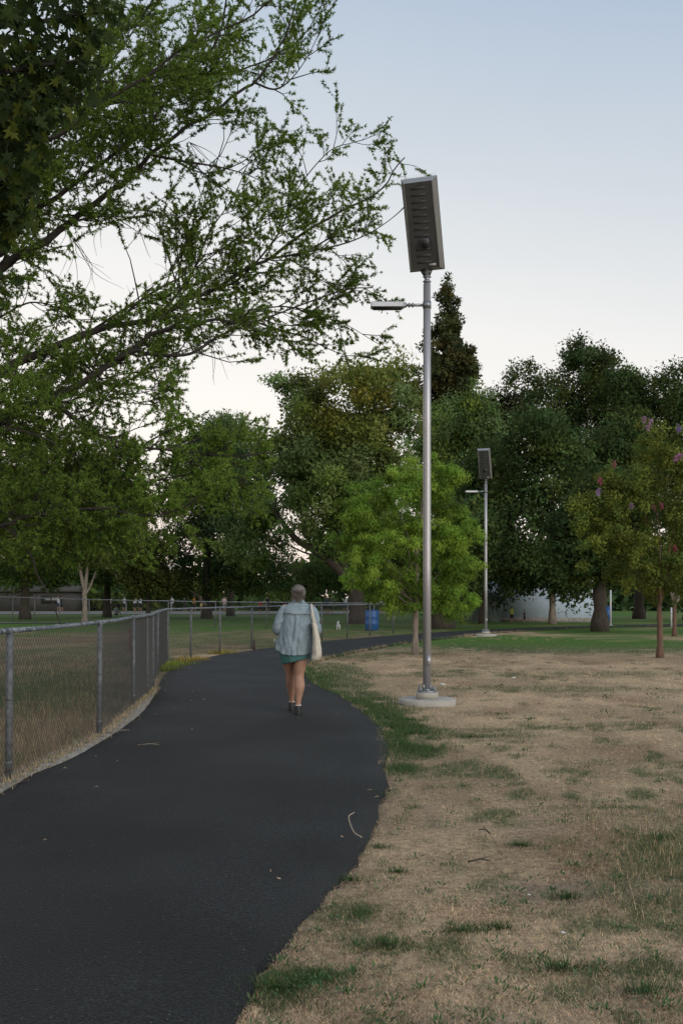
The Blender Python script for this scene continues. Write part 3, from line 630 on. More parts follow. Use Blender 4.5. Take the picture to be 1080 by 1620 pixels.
for P_, r_ in (([(560, 935), (540, 905), (505, 875), (465, 850), (430, 800)], (.34, .28, .24, .2, .1)), ([(570, 930), (600, 880), (640, 820)], (.3, .2, .1)), ([(505, 875), (480, 840), (478, 800)], (.14, .1, .05)), ([(558, 920), (530, 860), (520, 790)], (.26, .2, .1))):
    PP = crom([W(a, b, Y0)-np.array([X0, Y0, 0]) for a, b in P_], 4); g.add(*tube(PP, np.interp(np.linspace(0, 1, len(PP)), np.linspace(0, 1, len(r_)), r_), 10))
g.obj('limb', M_bark, big, True)
# bright green young tree by the lamp
X0, Y0 = at(656, 1036)
E = [el(548, 860, 26, 30, Y0, X0), el(650, 940, 55, 28, Y0, X0), el(725, 955, 34, 34, Y0, X0), el(615, 945, 34, 26, Y0, X0), el(660, 790, 62, 60, Y0, X0), el(600, 820, 60, 55, Y0, X0), el(575, 880, 40, 42, Y0, X0), el(640, 870, 70, 60, Y0, X0), el(715, 850, 48, 65, Y0, X0), el(700, 920, 50, 40, Y0, X0), el(640, 760, 45, 32, Y0, X0), el(690, 755, 45, 30, Y0, X0), el(590, 915, 42, 28, Y0, X0), el(555, 790, 22, 35, Y0, X0), el(738, 880, 25, 40, Y0, X0)]
make_tree('young_tree', 'bright yellow green young tree with drooping fine leaves beside the near lamp pole', X0, Y0,
          [(0, 0, 0, .085), (.02, 0, 1.0, .075), (.05, 0, 1.9, .06), (.05, 0, 3.4, .04)], E, 420, 80000, .25, .092, GB, fork=.4, limbs=14, wr=.28, droop=.8, bark=M_bark_pale, shell=.35, lump=1.5, zs=.72)
# crape myrtle on the right
X0, Y0 = at(1043, 1041)
E = [el(1040, 740, 50, 70, Y0, X0), el(990, 790, 55, 60, Y0, X0), el(945, 840, 45, 65, Y0, X0), el(1000, 880, 60, 55, Y0, X0), el(1085, 830, 60, 110, Y0, X0), el(1120, 760, 50, 80, Y0, X0), el(1060, 910, 70, 40, Y0, X0), el(925, 800, 25, 30, Y0, X0), el(1020, 700, 25, 28, Y0, X0)]
GC = [(.15, .19, .038), (.17, .20, .040), (.12, .175, .042)]
cm = make_tree('crape_myrtle', 'slim crape myrtle with reddish trunk and scattered pink blossoms at the right edge', X0, Y0,
          [(0, 0, 0, .085), (0, 0, .7, .07), (-.02, 0, 1.35, .06)], E, 380, 46000, .24, .085, GC, fork=.8, limbs=0, bark=M_bark_red, wr=.5, shell=.25, lump=1.8)
g = Geo()
for tx, ty in ((-.5, 3.6), (-1.3, 3.4), (.1, 4.6), (.5, 4.2), (1.0, 3.8), (-.2, 4.0), (-.9, 2.9)):
    PP = np.array([[0, 0, 1.3], [tx*.15, rng.normal(0, .1), 1.9], [tx*.5, rng.normal(0, .3), 2.3+(ty-2.3)*.5], [tx, rng.normal(0, .5), ty]]); PP = crom(PP, 4); g.add(*tube(PP, np.linspace(.030, .007, len(PP)), 7))
g.obj('limb', M_bark_red, cm, True)
for px, py, c in [(1018, 664, (.62, .38, .52)), (1028, 668, (.62, .40, .55)), (1024, 676, (.6, .38, .52)), (1073, 678, (.36, .22, .62)), (1068, 725, (.60, .28, .5)), (1075, 722, (.60, .3, .5)), (948, 761, (.62, .13, .26)), (946, 778, (.55, .35, .62)), (1046, 800, (.5, .12, .18)), (1067, 868, (.42, .10, .11)), (971, 735, (.45, .18, .16)), (998, 800, (.4, .3, .4)), (1034, 803, (.32, .14, .13))]:
    w_ = W(px, py, Y0-1.0)-np.array([X0, Y0, 0]); n = 80; v = unit(n)*(rng.random((n, 1))**.8)*np.array([.07, .07, .11]); c = tuple(np.array(c)*.62+.03)
    V, Q, _, cc = leafset(w_+v, unit(n), unit(n), np.full(n, .038), np.full(n, .03), jitcol(np.tile(np.array(c), (n, 1)), .5))
    Geo().add(V, Q, col=cc).obj('blossom', M_leaf, cm)
# second crape myrtle, fan of pale stems
X0, Y0 = at(1066, 1006); 
E = [el(1075, 880, 50, 40, Y0, X0), el(1120, 850, 60, 60, Y0, X0), el(1050, 930, 25, 20, Y0, X0)]
cm2 = make_tree('crape_myrtle', 'farther crape myrtle whose bare stems fan out, cut by the right edge', X0, Y0, [(0, 0, 0, .09), (0, 0, .8, .08), (0, 0, 1.3, .07)], E, 130, 15000, .32, .13, GC, limbs=0, bark=M_bark_red)
g = Geo()
for tx in (-.7, -.3, .1, .6, 1.1, 1.6): PP = crom([[0, 0, 1.2], [tx*.35, 0, 2.0], [tx, .2, 3.2]], 4); g.add(*tube(PP, np.linspace(.045, .015, len(PP)), 6))
g.obj('limb', M_bark_pale, cm2, True)
# conifer
Y0 = 88.; X0 = (708-540)*Y0/F
E = []
for py in np.arange(436, 720, 11):
    r = np.interp(py, [436, 460, 500, 530, 560, 600, 720], [1, 11, 25, 36, 50, 56, 64])
    E.append(el(708, py, r*.62+1, 12, Y0, X0))
    a = rng.random()*6.28
    for q_ in range(3): b_ = a+q_*2.1; E.append(el(708+math.cos(b_)*r*.66, py+rng.uniform(2, 10), r*rng.uniform(.3, .5)+1, 7, Y0, X0, dy=math.sin(b_)*r*.6*Y0/F))
make_tree('conifer', 'tall pointed conifer with bronze foliage rising behind the lamp pole', X0, Y0, [(0, 0, 0, .6), (0, 0, 12, .4), (0, 0, 26, .05)], E, 480, 40000, .52, .37,
          [(.075, .09, .032), (.10, .095, .034), (.06, .085, .036)], limbs=10, wr=.45, shell=.1)
# dark group on the right
GR = 'dark broadleaf trees across the back of the park'
def simple(px, base, E_, label, tr, npf, nl, cols, name='broadleaf_tree', bark=None, Y=None, pr=1.0, ln=.26, lean=0, group=GR, **kw):
    if Y is None: X0, Y0 = at(px, base)
    else: Y0 = Y; X0 = (px-540)*Y/F
    EE = [el(*e[:4], Y0, X0, *(e[4:5] or [None])) for e in E_]; top_ = max(e[2] for e in EE)
    nl = int(nl*.92); return make_tree(name, label, X0, Y0, [(0, 0, 0, tr), (lean*.3, 0, 2, tr*.85), (lean, 0, 4.2, tr*.75), (lean, 0, top_*.75, tr*.35)], EE, npf, nl, pr, ln, cols, bark, group, **kw)
simple(873, 988, [(830, 840, 60, 90), (880, 780, 60, 90), (850, 900, 55, 38), (815, 905, 35, 38), (895, 895, 40, 45), (908, 925, 22, 22), (850, 700, 50, 50)], 'dark tree with pale straight trunk before the whitewashed building', .20, 270, 34000, GD, bark=M_bark_pale)
simple(948, 998, [(930, 830, 50, 70), (960, 870, 55, 50), (905, 850, 35, 50), (985, 800, 50, 60), (940, 898, 45, 20)], 'dark tree with thick grooved trunk beside the white pole', .34, 230, 32000, GD+[(.05, .075, .022)], pr=.8, ln=.22)
simple(935, 985, [(950, 760, 60, 90), (990, 720, 50, 70)], 'dark tree with pale lower trunk just behind the thick trunk', .36, 190, 22000, GD, Y=66, bark=M_bark_pale)
simple(900, 0, [(880, 640, 60, 60), (925, 600, 50, 50), (915, 560, 26, 22), (955, 600, 38, 38), (845, 700, 60, 60), (930, 700, 75, 90), (830, 585, 14, 16), (818, 600, 16, 20), (845, 605, 16, 14)], 'tallest tree of the dark mass on the right, rounded top', .5, 420, 46000, GD+[(.062, .066, .020)], Y=78, pr=.95)
simple(795, 0, [(790, 660, 34, 40), (800, 720, 45, 70), (780, 800, 40, 60), (815, 640, 22, 25)], 'brownish dark tree between the conifer and the tallest right tree', .35, 200, 24000, [(.055, .05, .022), (.04, .055, .024)], Y=82)
simple(1010, 0, [(1000, 640, 48, 45), (1040, 640, 40, 45), (985, 610, 28, 25), (1010, 720, 70, 80), (1050, 600, 18, 16)], 'dark tree behind the crape myrtle, uneven top', .4, 280, 30000, GD, Y=74)
simple(1090, 0, [(1080, 640, 35, 40), (1110, 700, 60, 90), (1065, 610, 18, 20), (1078, 590, 12, 15), (1075, 800, 50, 90), (1090, 920, 50, 40)], 'dark tree cut by the right edge of the view', .4, 260, 26000, GD, Y=70)
simple(762, 986, [(740, 880, 45, 60), (770, 800, 45, 90), (790, 890, 40, 55)], 'slim dark trunk tree behind the far lamp', .17, 160, 20000, GD)
simple(700, 995, [(700, 900, 60, 50), (735, 850, 45, 60), (660, 880, 45, 45)], 'dark tree with massive buttressed trunk right of the near lamp pole', .48, 160, 18000, GD)
simple(740, 0, [(710, 700, 60, 55), (770, 690, 40, 40), (730, 770, 80, 60), (740, 660, 40, 40), (690, 740, 60, 60)], 'mid green tree below the conifer, right of the pole', .35, 260, 30000, GBL+GM, Y=72)
# left background
simple(327, 978, [(330, 860, 70, 75), (400, 880, 60, 60), (270, 900, 45, 50), (360, 770, 70, 80), (310, 780, 50, 60), (345, 700, 38, 38), (420, 920, 45, 22)], 'dark tree left of the woman with a long pale side limb', .36, 400, 44000, GD+[(.045, .07, .03)])
simple(365, 0, [(350, 700, 45, 45), (375, 720, 55, 60), (330, 740, 50, 50), (358, 672, 20, 16)], 'grey green treetop between the overhanging branches and the largest tree', .3, 180, 20000, GBL, Y=84)
simple(235, 972, [(235, 890, 32, 45), (215, 920, 25, 28), (265, 925, 35, 22)], 'small yellow green tree among the dark trees on the left', .16, 120, 15000, [(.11, .125, .03), (.085, .11, .03)], Y=74, pr=.7, ln=.22, name='small_tree', group=None)
simple(40, 0, [(20, 800, 80, 80), (90, 850, 80, 60), (-60, 780, 90, 120), (60, 740, 50, 50), (30, 880, 90, 50)], 'dark tree filling the left edge behind the field', .35, 360, 38000, GD+GM, Y=72)
simple(170, 0, [(170, 860, 70, 60), (130, 810, 60, 50), (200, 900, 60, 30), (90, 900, 60, 30), (215, 850, 40, 40)], 'dark green tree behind the pale forked trunk', .3, 280, 30000, GD, Y=80)
simple(470, 0, [(480, 925, 60, 22), (520, 900, 50, 35), (440, 900, 30, 30), (570, 900, 70, 40)], 'low dark tree seen under the crown of the largest tree', .25, 150, 15000, GD, Y=92)
# pale forked trunk
X0, Y0 = at(134, 987)
pf = make_tree('young_tree', 'tree with pale forked grey trunk standing in the fenced field', X0, Y0, [(0, 0, 0, .17), (.02, 0, .9, .15), (0, 0, 1.6, .14), (.03, 0, 2.2, .13)],
     [el(130, 830, 70, 50, Y0, X0), el(80, 810, 60, 50, Y0, X0), el(180, 810, 55, 55, Y0, X0), el(130, 770, 70, 40, Y0, X0), el(60, 860, 45, 30, Y0, X0), el(150, 880, 50, 22, Y0, X0)], 280, 26000, .6, .22, GM+[(.08, .10, .03)], bark=M_bark_pale, limbs=0, shell=.3)
g = Geo()
for P_, r_ in (([(134, 935), (128, 905), (124, 878), (118, 830)], (.12, .09, .07, .04)), ([(134, 935), (138, 905), (139, 885), (145, 830)], (.12, .09, .06, .03)), ([(136, 940), (144, 925), (149, 912), (165, 870)], (.08, .06, .05, .02))):
    PP = crom([W(a, b, Y0)-np.array([X0, Y0, 0]) for a, b in P_], 4); g.add(*tube(PP, np.interp(np.linspace(0, 1, len(PP)), np.linspace(0, 1, len(r_)), r_), 8))
g.obj('limb', M_bark_pale, pf, True)
# pale long limb on the dark left tree is part of that tree
dk = [o for o in C.objects if o.get('label', '').startswith('dark tree left of the woman')][0]
g = Geo(); PP = crom([W(a, b, dk.location.y-1)-np.array(dk.location) for a, b in ((326, 958), (312, 942), (295, 932), (278, 922), (262, 928))], 4); g.add(*tube(PP, np.linspace(.14, .04, len(PP)), 7)); g.obj('limb', M_bark_pale, dk, True)
# far wood closing the view
E = []
for x_ in np.arange(-150, 170, 4.5):
    h = rng.uniform(6, 9.5)
    if -14 < x_ < -2: h = 3.6
    E.append((x_, 130+rng.uniform(-6, 6), h*.45, 4.2, 3, h*.55))
for x_ in np.arange(-90, 100, 4.0): E.append((x_, 118+rng.uniform(-3, 3), 1.3, 3.4, 2, 1.7 if x_ < 8 else 2.4))
V, Q, _, c = crown_geo(E, 2000, 60000, 1.2, 1.2, GD, wr=.6)
Geo().add(V, Q, col=c).obj('far_wood', M_leaf, kind='stuff', label='far dark line of trees closing the park', category='wood')

# ------------------------------------------------------------------ overhanging tree, its trunk out of view on the left
TB = np.array([-9.6, 15.5, 0.]); TT = TB+[.3, 0, 3.6]
ot = thing('overhanging_tree', 'leafy tree whose long limbs reach over the fence from the left across the sky', 'tree', tuple(TB))
g = Geo(); PP = crom([TB-[0, 0, .1], TB+[.1, 0, 1.5], TT, TT+[.2, .2, 3], TT+[.6, .3, 6], TT+[.9, .3, 9]], 4); g.add(*tube(PP-TB, np.linspace(.42, .12, len(PP)), 16)); g.obj('trunk', M_bark_grey, ot, True)
# limbs: photo points with depth, radius at start and end, height on the trunk they leave from
LIMB = [
 ([(0, 425, 15), (55, 395, 15), (110, 350, 15.2), (180, 300, 15.4), (240, 245, 15.6), (330, 180, 16), (400, 130, 16.2), (450, 60, 16.4), (480, -30, 16.6)], .10, .015, 4.5, 1),
 ([(0, 400, 15), (30, 350, 15), (90, 310, 15), (150, 265, 15), (260, 170, 15), (340, 70, 15), (370, -40, 15)], .09, .015, 5.5, 1),
 ([(90, 215, 14), (150, 170, 14), (230, 120, 14), (300, 70, 14.3), (420, 10, 14.3), (480, -50, 14)], .05, .012, 7.5, 1),
 ([(190, 160, 16.5), (280, 130, 16.5), (380, 110, 16.8), (450, 80, 17), (500, 30, 17)], .05, .01, 8, 1),
 ([(0, 590, 15.5), (55, 565, 15.5), (110, 538, 15.5), (180, 515, 15.7), (250, 500, 16), (330, 460, 16.2), (420, 410, 16.5), (510, 350, 16.8), (590, 310, 17.2), (640, 250, 17.4)], .11, .012, 3.4, 1),
 ([(0, 665, 15), (40, 645, 15), (90, 628, 15), (170, 580, 15.1), (240, 530, 15.3), (300, 515, 15.6), (360, 505, 16), (440, 520, 16), (520, 550, 16)], .115, .012, 2.9, 1),
 ([(170, 575, 15.1), (215, 555, 15), (235, 560, 15), (300, 560, 15), (350, 530, 15.4), (430, 500, 15.8), (540, 460, 16), (590, 455, 16)], .05, .01, None, 1),
 ([(85, 632, 15), (115, 660, 14.8), (150, 685, 14.6), (210, 705, 14.5), (290, 714, 14.5), (370, 722, 14.4), (430, 715, 14.4)], .055, .01, None, 1.3),
 ([(0, 830, 13), (70, 815, 13.2), (150, 805, 13.4), (230, 815, 13.6), (300, 800, 13.8)], .05, .01, 2.5, 1.1),
 ([(130, 790, 14.2), (190, 772, 14.4), (250, 760, 14.5), (310, 750, 14.6), (400, 760, 14.8)], .03, .008, 3, 1.2),
 ([(-40, 760, 15), (40, 740, 15), (120, 760, 15.2), (200, 730, 15.3), (250, 700, 15.5)], .05, .01, 3, 1.1),
 ([(330, 460, 16.2), (380, 440, 16.4), (440, 370, 16.6), (470, 300, 16.9), (520, 240, 17.1), (560, 225, 17.2)], .03, .008, None, 1),
 ([(240, 245, 15.6), (290, 255, 15.8), (350, 265, 16), (400, 280, 16.2), (430, 300, 16.4)], .03, .007, None, 1.0),
 ([(420, 410, 16.5), (480, 400, 16.7), (560, 380, 17), (620, 345, 17.4), (680, 288, 17.8)], .028, .006, None, 1.0),
 ([(0, 500, 16.5), (60, 480, 16.5), (110, 500, 16.5), (150, 560, 16.5)], .04, .01, 5, 1),
 ([(100, 340, 15.3), (150, 342, 15.2), (210, 343, 15.2), (268, 340, 15.4)], .02, .006, None, .5),
 ([(180, 515, 15.7), (230, 470, 15.8), (300, 430, 16), (370, 380, 16.2), (440, 330, 16.4)], .03, .008, None, 1),
 ([(250, 500, 16), (300, 440, 16.3), (330, 370, 16.4), (370, 310, 16.5), (400, 240, 16.6)], .03, .008, None, .8),
 ([(0, 300, 16), (60, 200, 16), (120, 120, 16), (180, 30, 16), (220, -50, 16)], .07, .012, 8, 1),
 ([(0, 250, 15), (100, 190, 15), (200, 60, 15.2), (260, -30, 15)], .05, .012, 9, 1),
 ([(370, 505, 16), (440, 485, 16.2), (520, 500, 16.4), (600, 545, 16.5)], .02, .006, None, .7),
 ([(400, 130, 16.2), (440, 140, 16.4), (480, 100, 16.6), (520, 20, 16.8)], .025, .006, None, .9),
 ([(-20, 690, 14), (60, 690, 14), (150, 740, 14.2), (230, 770, 14.4)], .04, .008, 3, 1),
 ([(-20, 330, 16.8), (80, 250, 16.8), (160, 200, 17), (260, 130, 17), (340, 60, 17.2)], .05, .01, 7, 1.1),
 ([(-20, 720, 17), (60, 700, 17), (130, 720, 17), (200, 745, 17), (250, 800, 17)], .04, .008, 3.2, 1.3),
 ([(-20, 780, 16), (60, 790, 16), (130, 850, 16), (180, 870, 16)], .04, .008, 3, 1.3),
 ([(-20, 860, 15), (50, 850, 15), (110, 880, 15)], .03, .008, 2.6, 1.2),
 ([(-20, 620, 17), (60, 600, 17), (120, 640, 17)], .04, .008, 4, 1.2),
 ([(100, 540, 15.4), (160, 600, 15.4), (230, 640, 15.4), (270, 620, 15.5)], .025, .006, None, 1.1),
 ([(150, 520, 16.8), (220, 480, 16.9), (300, 490, 17), (380, 470, 17)], .03, .006, None, 1.1),
 ([(280, 710, 14.5), (330, 690, 14.6), (380, 690, 14.8), (400, 740, 14.8)], .02, .006, None, 1),
]
def clear(px, py):
    """openings where the photograph shows bare sky between the limbs"""
    for cx, cy_, rx, ry in ((200, 408, 78, 62), (350, 590, 65, 42), (575, 60, 42, 150), (360, 225, 50, 26), (235, 670, 30, 18), (60, 480, 34, 26), (440, 170, 18, 30)):
        if ((px-cx)/rx)**2+((py-cy_)/ry)**2 < rng.uniform(.45, 1.25)+.7*(float(fbm(np.array([px/28.]), np.array([py/28.]), 9)[0])-.5): return True
    return px > 640 and not (270 < py < 300 and px < 690) or (px > 545 and py < 180) or (px > 300 and 560 < py < 650 and px < 520 and py > 585) or (py > 640 and px > 440) or py > 905
twig = Geo(); SP = []; SD = []; limbg = []
TREEC = TB
def grow(p0, d, L_, r, depth):
    n = 5 if depth == 1 else 4; P = [p0]; dd = d/np.linalg.norm(d)
    for k in range(n-1):
        dd = dd+rng.normal(0, .16, 3)+np.array([0, 0, .05 if depth == 1 else -.03]); dd /= np.linalg.norm(dd); P.append(P[-1]+dd*L_/(n-1))
    P = np.array(P); e = P[-1]; px = 540+e[0]*F/e[1]; py = HY-(e[2]-EYE)*F/e[1]
    if clear(px, py):
        if not (py > 340 and py < 470 and px < 270 and rng.random() < .22) : return
        twig.add(*tube(P-TREEC, np.linspace(r, r*.3, n), 3, False)); return
    twig.add(*tube(P-TREEC, np.linspace(r, r*.3, n), 4 if depth == 1 else 3, False))
    if depth == 1:
        m_ = int(rng.integers(7, 11))
        for k in range(m_):
            i_ = rng.uniform(.8, n-1); a = int(i_); b = min(a+1, n-1); q = P[a]*(1-(i_-a))+P[b]*(i_-a)
            dn = P[b]-P[a] if b > a else P[a]-P[a-1]; dn = dn/np.linalg.norm(dn)
            s = unit(1)[0]; s -= dn*s.dot(dn); s[2] *= .6; s /= np.linalg.norm(s)+1e-9
            grow(q, dn*.8+s*rng.uniform(.5, 1.1), L_*rng.uniform(.35, .6), r*.5, 2)
    if depth == 2 or True:
        ns = int(L_/.042)+3
        for k in range(ns):
            i_ = rng.uniform(.8 if depth == 2 else 2.5, n-1); a = min(int(i_), n-2); q = P[a]*(1-(i_-a))+P[a+1]*(i_-a)
            SP.append(q); dn = P[a+1]-P[a]; SD.append(dn/np.linalg.norm(dn)+unit(1)[0]*.8)
for pts, r0, r1, hz_, dens in LIMB:
    P = [W(*q) for q in pts]
    if hz_ is not None:
        b = TB+[.3+.06*hz_, 0, hz_]; m_ = (b+P[0])/2; m_[2] = P[0][2]*.6+b[2]*.4; P = [b, m_]+P
    PP = crom(P, 6); PP += (np.stack([fbm(np.arange(len(PP))*.35, np.zeros(len(PP)), 90+k) for k in range(3)], 1)-.5)*.14*smooth(.0, .2, np.linspace(0, 1, len(PP)))[:, None]*(hz_ is not None)
    RR = np.interp(np.linspace(0, 1, len(PP)), [0, .3, .6, 1], [r0*.78, r0*.56, r0*.31, r1*.8])
    Geo().add(*tube(PP-TREEC, RR, 9)).obj('limb', M_bark_grey, ot, True)
    seg = np.linalg.norm(np.diff(PP, axis=0), axis=1); cum = np.concatenate([[0], np.cumsum(seg)]); s = .3
    while s < cum[-1]:
        k = min(int(np.searchsorted(cum, s)), len(PP)-1); p_ = PP[k]
        px = 540+p_[0]*F/p_[1]
        if px > -90:
            dn = PP[k]-PP[k-1]; dn /= np.linalg.norm(dn); side = np.array([-dn[2], 0, dn[0]])*random.choice((-1, 1))*rng.uniform(.3, 1.1)+np.array([0, rng.normal(0, .55), 0])
            frac = s/cum[-1]; L_ = rng.uniform(.55, 1.35)*(1.15-.55*frac)
            grow(p_, dn*.9+side, L_, .011*(1.2-.6*frac), 1)
        s += rng.uniform(.11, .20)/dens*(1.4 if s/cum[-1] > .62 and px > 330 else .72 if px < 300 else 1)
    grow(PP[-1], PP[-1]-PP[-2], .7, .008, 1)
twig.obj('twigs', M_bark_grey, ot, kind='stuff')
SP = np.array(SP); SD = np.array(SD); n = len(SP); kk = 7
px_ = 540+SP[:, 0]*F/SP[:, 1]; py_ = HY-(SP[:, 2]-EYE)*F/SP[:, 1]; ks = (px_ > -120) & (py_ > -110); SP = SP[ks]; SD = SD[ks]; n = len(SP)
P = np.repeat(SP, kk, 0); D = np.repeat(SD, kk, 0)+unit(n*kk)*1.1; D[:, 2] -= .15
tc_ = np.repeat(fbm(SP[:, 0]*.9, SP[:, 2]*.9, 5)[:, None], kk, 0)
c = np.array([.15, .235, .042])*(.55+.9*tc_)*(1+(rng.random((n*kk, 1))-.5)*.7); c[rng.random(n*kk) < .05] = (.12, .14, .03)
s = rng.uniform(.030, .074, n*kk)
D /= np.linalg.norm(D, axis=1)[:, None]; S_ = np.cross(D, unit(n*kk)+np.array([0, 0, .6])); S_ /= np.linalg.norm(S_, axis=1)[:, None]; wv = (s*rng.uniform(.22, .36, n*kk))[:, None]/2
V = np.stack([P+D*s[:, None]*.12-S_*wv, P+D*s[:, None]*.22+S_*wv, P+D*s[:, None]], 1).reshape(-1, 3)
Geo().add(V-TREEC, T=np.arange(len(V)).reshape(-1, 3), col=np.repeat(c, 3, 0)).obj('foliage', M_leaf, ot, kind='stuff')
# hanging bare stem at the left
g = Geo(); PP = crom([W(20, 840, 13)-TREEC, W(50, 880, 13)-TREEC, W(60, 910, 13)-TREEC, W(80, 945, 13)-TREEC, W(95, 985, 13)-TREEC], 5); g.add(*tube(PP, np.linspace(.016, .006, len(PP)), 6)); g.obj('limb', M_bark_grey, ot, True)
# bare dead twigs in the sky gap
g = Geo()
for a, b in (((95, 350), (70, 420)), ((110, 365), (125, 450)), ((120, 385), (160, 440)), ((170, 340), (160, 380)), ((215, 345), (250, 380)), ((0, 470), (40, 560)), ((330, 520), (350, 590)), ((300, 225), (340, 250))):
    p0, p1 = W(*a, 15.3), W(*b, 15.3)
    for q_ in range(4):
        e = p1+rng.normal(0, .16, 3); m_ = (p0+e)/2+rng.normal(0, .08, 3); PP = crom([p0, m_, e], 4)-TREEC; g.add(*tube(PP, np.linspace(.007, .002, len(PP)), 3, False))
g.obj('dead_twigs', M_bark_grey, ot, kind='stuff')

# ------------------------------------------------------------------ nearer maple at the top left: big lobed leaves
mb = np.array([-6.2, 7.5, 0.]); mt = thing('maple_tree', 'shaded maple with large lobed leaves hanging in the top left corner, nearest the camera', 'tree', tuple(mb))
g = Geo(); PP = crom([[0, 0, -.1], [.05, 0, 2], [.1, .1, 4.5], [.3, .2, 8]], 4); g.add(*tube(PP, np.linspace(.28, .12, len(PP)), 14)); g.obj('trunk', M_bark_grey, mt, True)
g = Geo(); SPm = []
for pts in ([(-60, 60, 8.2), (40, 40, 8.3), (110, 25, 8.4), (165, 20, 8.5)], [(-60, 130, 8.0), (30, 110, 8.2), (90, 100, 8.3), (140, 95, 8.4)], [(-60, 200, 7.9), (0, 190, 8), (50, 190, 8.1), (75, 225, 8.1)], [(-60, 280, 7.8), (0, 290, 7.9), (30, 300, 8), (50, 325, 8)], [(-60, 20, 8.8), (30, -20, 8.8), (110, -40, 8.8)], [(-60, 160, 8.6), (0, 150, 8.6), (70, 150, 8.7), (110, 120, 8.7)], [(-70, 360, 8), (-20, 350, 8), (20, 340, 8)], [(-60, 230, 8.5), (10, 240, 8.5), (40, 255, 8.5)]):
    P = [np.array([.2, .1, 4.6])+mb]+[W(*q) for q in pts]; PP = crom(P, 7); g.add(*tube(PP-mb, np.linspace(.035, .006, len(PP)), 6))
    for q in PP[6:]:
        for k in range(11): SPm.append(q+rng.normal(0, 1, 3)*np.array([.17, .25, .15]))
g.obj('limb', M_bark_grey, mt, True)
lobes = [(0, 0), (.30, -.14), (.19, .10), (.58, .22), (.40, .34), (.20, .34), (.30, .62), (.12, .60), (0, 1.0)]
out_ = [(x_, y_) for x_, y_ in lobes]+[(-x_, y_) for x_, y_ in lobes[1:-1]][::-1]
ov = np.array([[x_, y_, -.18*abs(x_)-.12*y_*y_] for x_, y_ in out_]+[[0, .38, .02]]); ot_ = [[len(out_), k, (k+1) % len(out_)] for k in range(len(out_))]
SPm = np.array(SPm); rng.shuffle(SPm); leafm = []
for k in range(6):
    c = np.array([(.036, .060, .014), (.028, .046, .014), (.09, .11, .018), (.026, .044, .016), (.05, .072, .013), (.034, .054, .016)][k]); g = Geo(); g.add(ov, T=ot_, col=np.tile(c, (len(ov), 1))); leafm.append(g.mesh('leaf', M_leaf))
pxs = 540+SPm[:, 0]*F/SPm[:, 1]; pys = HY-(SPm[:, 2]-EYE)*F/SPm[:, 1]
lim = np.interp(pys, [-50, 40, 90, 150, 200, 260, 330, 400], [200, 190, 175, 160, 95, 75, 65, 30]); lim = lim-8+28*(fbm(pys/22, pxs*0, 44)-.5)*2+rng.normal(0, 6, len(pxs)); SPm = SPm[(pxs < lim)]; pxs = pxs[pxs < lim]
order = np.argsort(SPm[:, 1]+(pxs < 0)*9+(pxs < 0)*0)
from mathutils import Euler
def leafrot(): return Euler((random.uniform(-2.3, .2), random.uniform(-1.0, 1.0), random.uniform(-PI, PI)))
rest = Geo()
for r_, idx in enumerate(order):
    p = SPm[idx]; e = leafrot(); s = random.uniform(.09, .145)
    if r_ < 290:
        o = link('leaf', leafm[r_ % 6], mt, tuple(p-mb)); o.rotation_euler = e; o.scale = (s, s, s)
    else:
        Rm = np.array(e.to_matrix()); c = np.array(random.choice([(.040, .062, .016), (.036, .056, .018), (.030, .050, .018)])); rest.add((ov*s)@Rm.T+p-mb, T=ot_, col=np.tile(c, (len(ov), 1)))
if rest.n: rest.obj('foliage', M_leaf, mt, kind='stuff')
# ------------------------------------------------------------------ people
def skinned(name, geo, m, vox=.006, sm=2, parent=None):
    """one continuous surface from overlapping volumes"""
    me = geo.mesh(name, m); tmp = bpy.data.objects.new('tmp', me); C.objects.link(tmp)
    r = tmp.modifiers.new('r', 'REMESH'); r.mode = 'VOXEL'; r.voxel_size = vox; r.use_smooth_shade = True
    s = tmp.modifiers.new('s', 'SMOOTH'); s.iterations = sm; s.factor = .5
    dg = bpy.context.evaluated_depsgraph_get(); dg.update(); me2 = bpy.data.meshes.new_from_object(tmp.evaluated_get(dg)); me2.name = name
    bpy.data.objects.remove(tmp)
    if not me2.materials: me2.materials.append(m)
    return link(name, me2, parent)
def lofts(g, rings, n=20, k=1.0):
    R_ = crom(np.array(rings), 4); R_[:, 3:] *= k; R_[:, 3:] = np.maximum(R_[:, 3:], .004); g.add(*loft([tuple(q) for q in R_], n))
def hand(g, wr, d, curl=1.0, side=1):
    """palm, four bent fingers of unequal length and a thumb from the palm's side"""
    wr = np.array(wr, float); d = np.array(d, float); d /= np.linalg.norm(d); up = np.array([0, 0, 1.]); s = np.cross(d, up); s /= np.linalg.norm(s); dn = -np.cross(s, d)
    for q in (-.022, -.008, .008, .022): g.add(*tube([wr+up*q*.9, wr+d*.045+up*q, wr+d*.088+up*q], [.014, .0145, .011], 8))
    for q, l in ((.027, .068), (.009, .078), (-.009, .072), (-.026, .055)):
        b = wr+d*.085+up*q; k1 = b+d*l*.45+s*side*-.006*curl; k2 = k1+d*l*.25-s*side*l*.28*curl; k3 = k2-s*side*l*.3*curl-d*l*.05
        g.add(*tube([b, k1, k2, k3], [.0098, .009, .0085, .007], 8))
    b = wr+d*.025+up*.024; g.add(*tube([b, b+d*.03+up*.018-s*side*.012, b+d*.055+up*.016-s*side*.03], [.013, .0105, .008], 8))
M_skin = mat('skin', (.37, .21, .145), .6, var=.18, vscale=12, bump=.05)
M_shirt = mat('faded_blue_cotton', (.25, .32, .36), .9, var=.22, vscale=9, bump=.45, bscale=28, spec=.15)
M_teal = mat('teal_fabric', (.045, .145, .145), .85, var=.3, vscale=12, bump=.3, bscale=40)
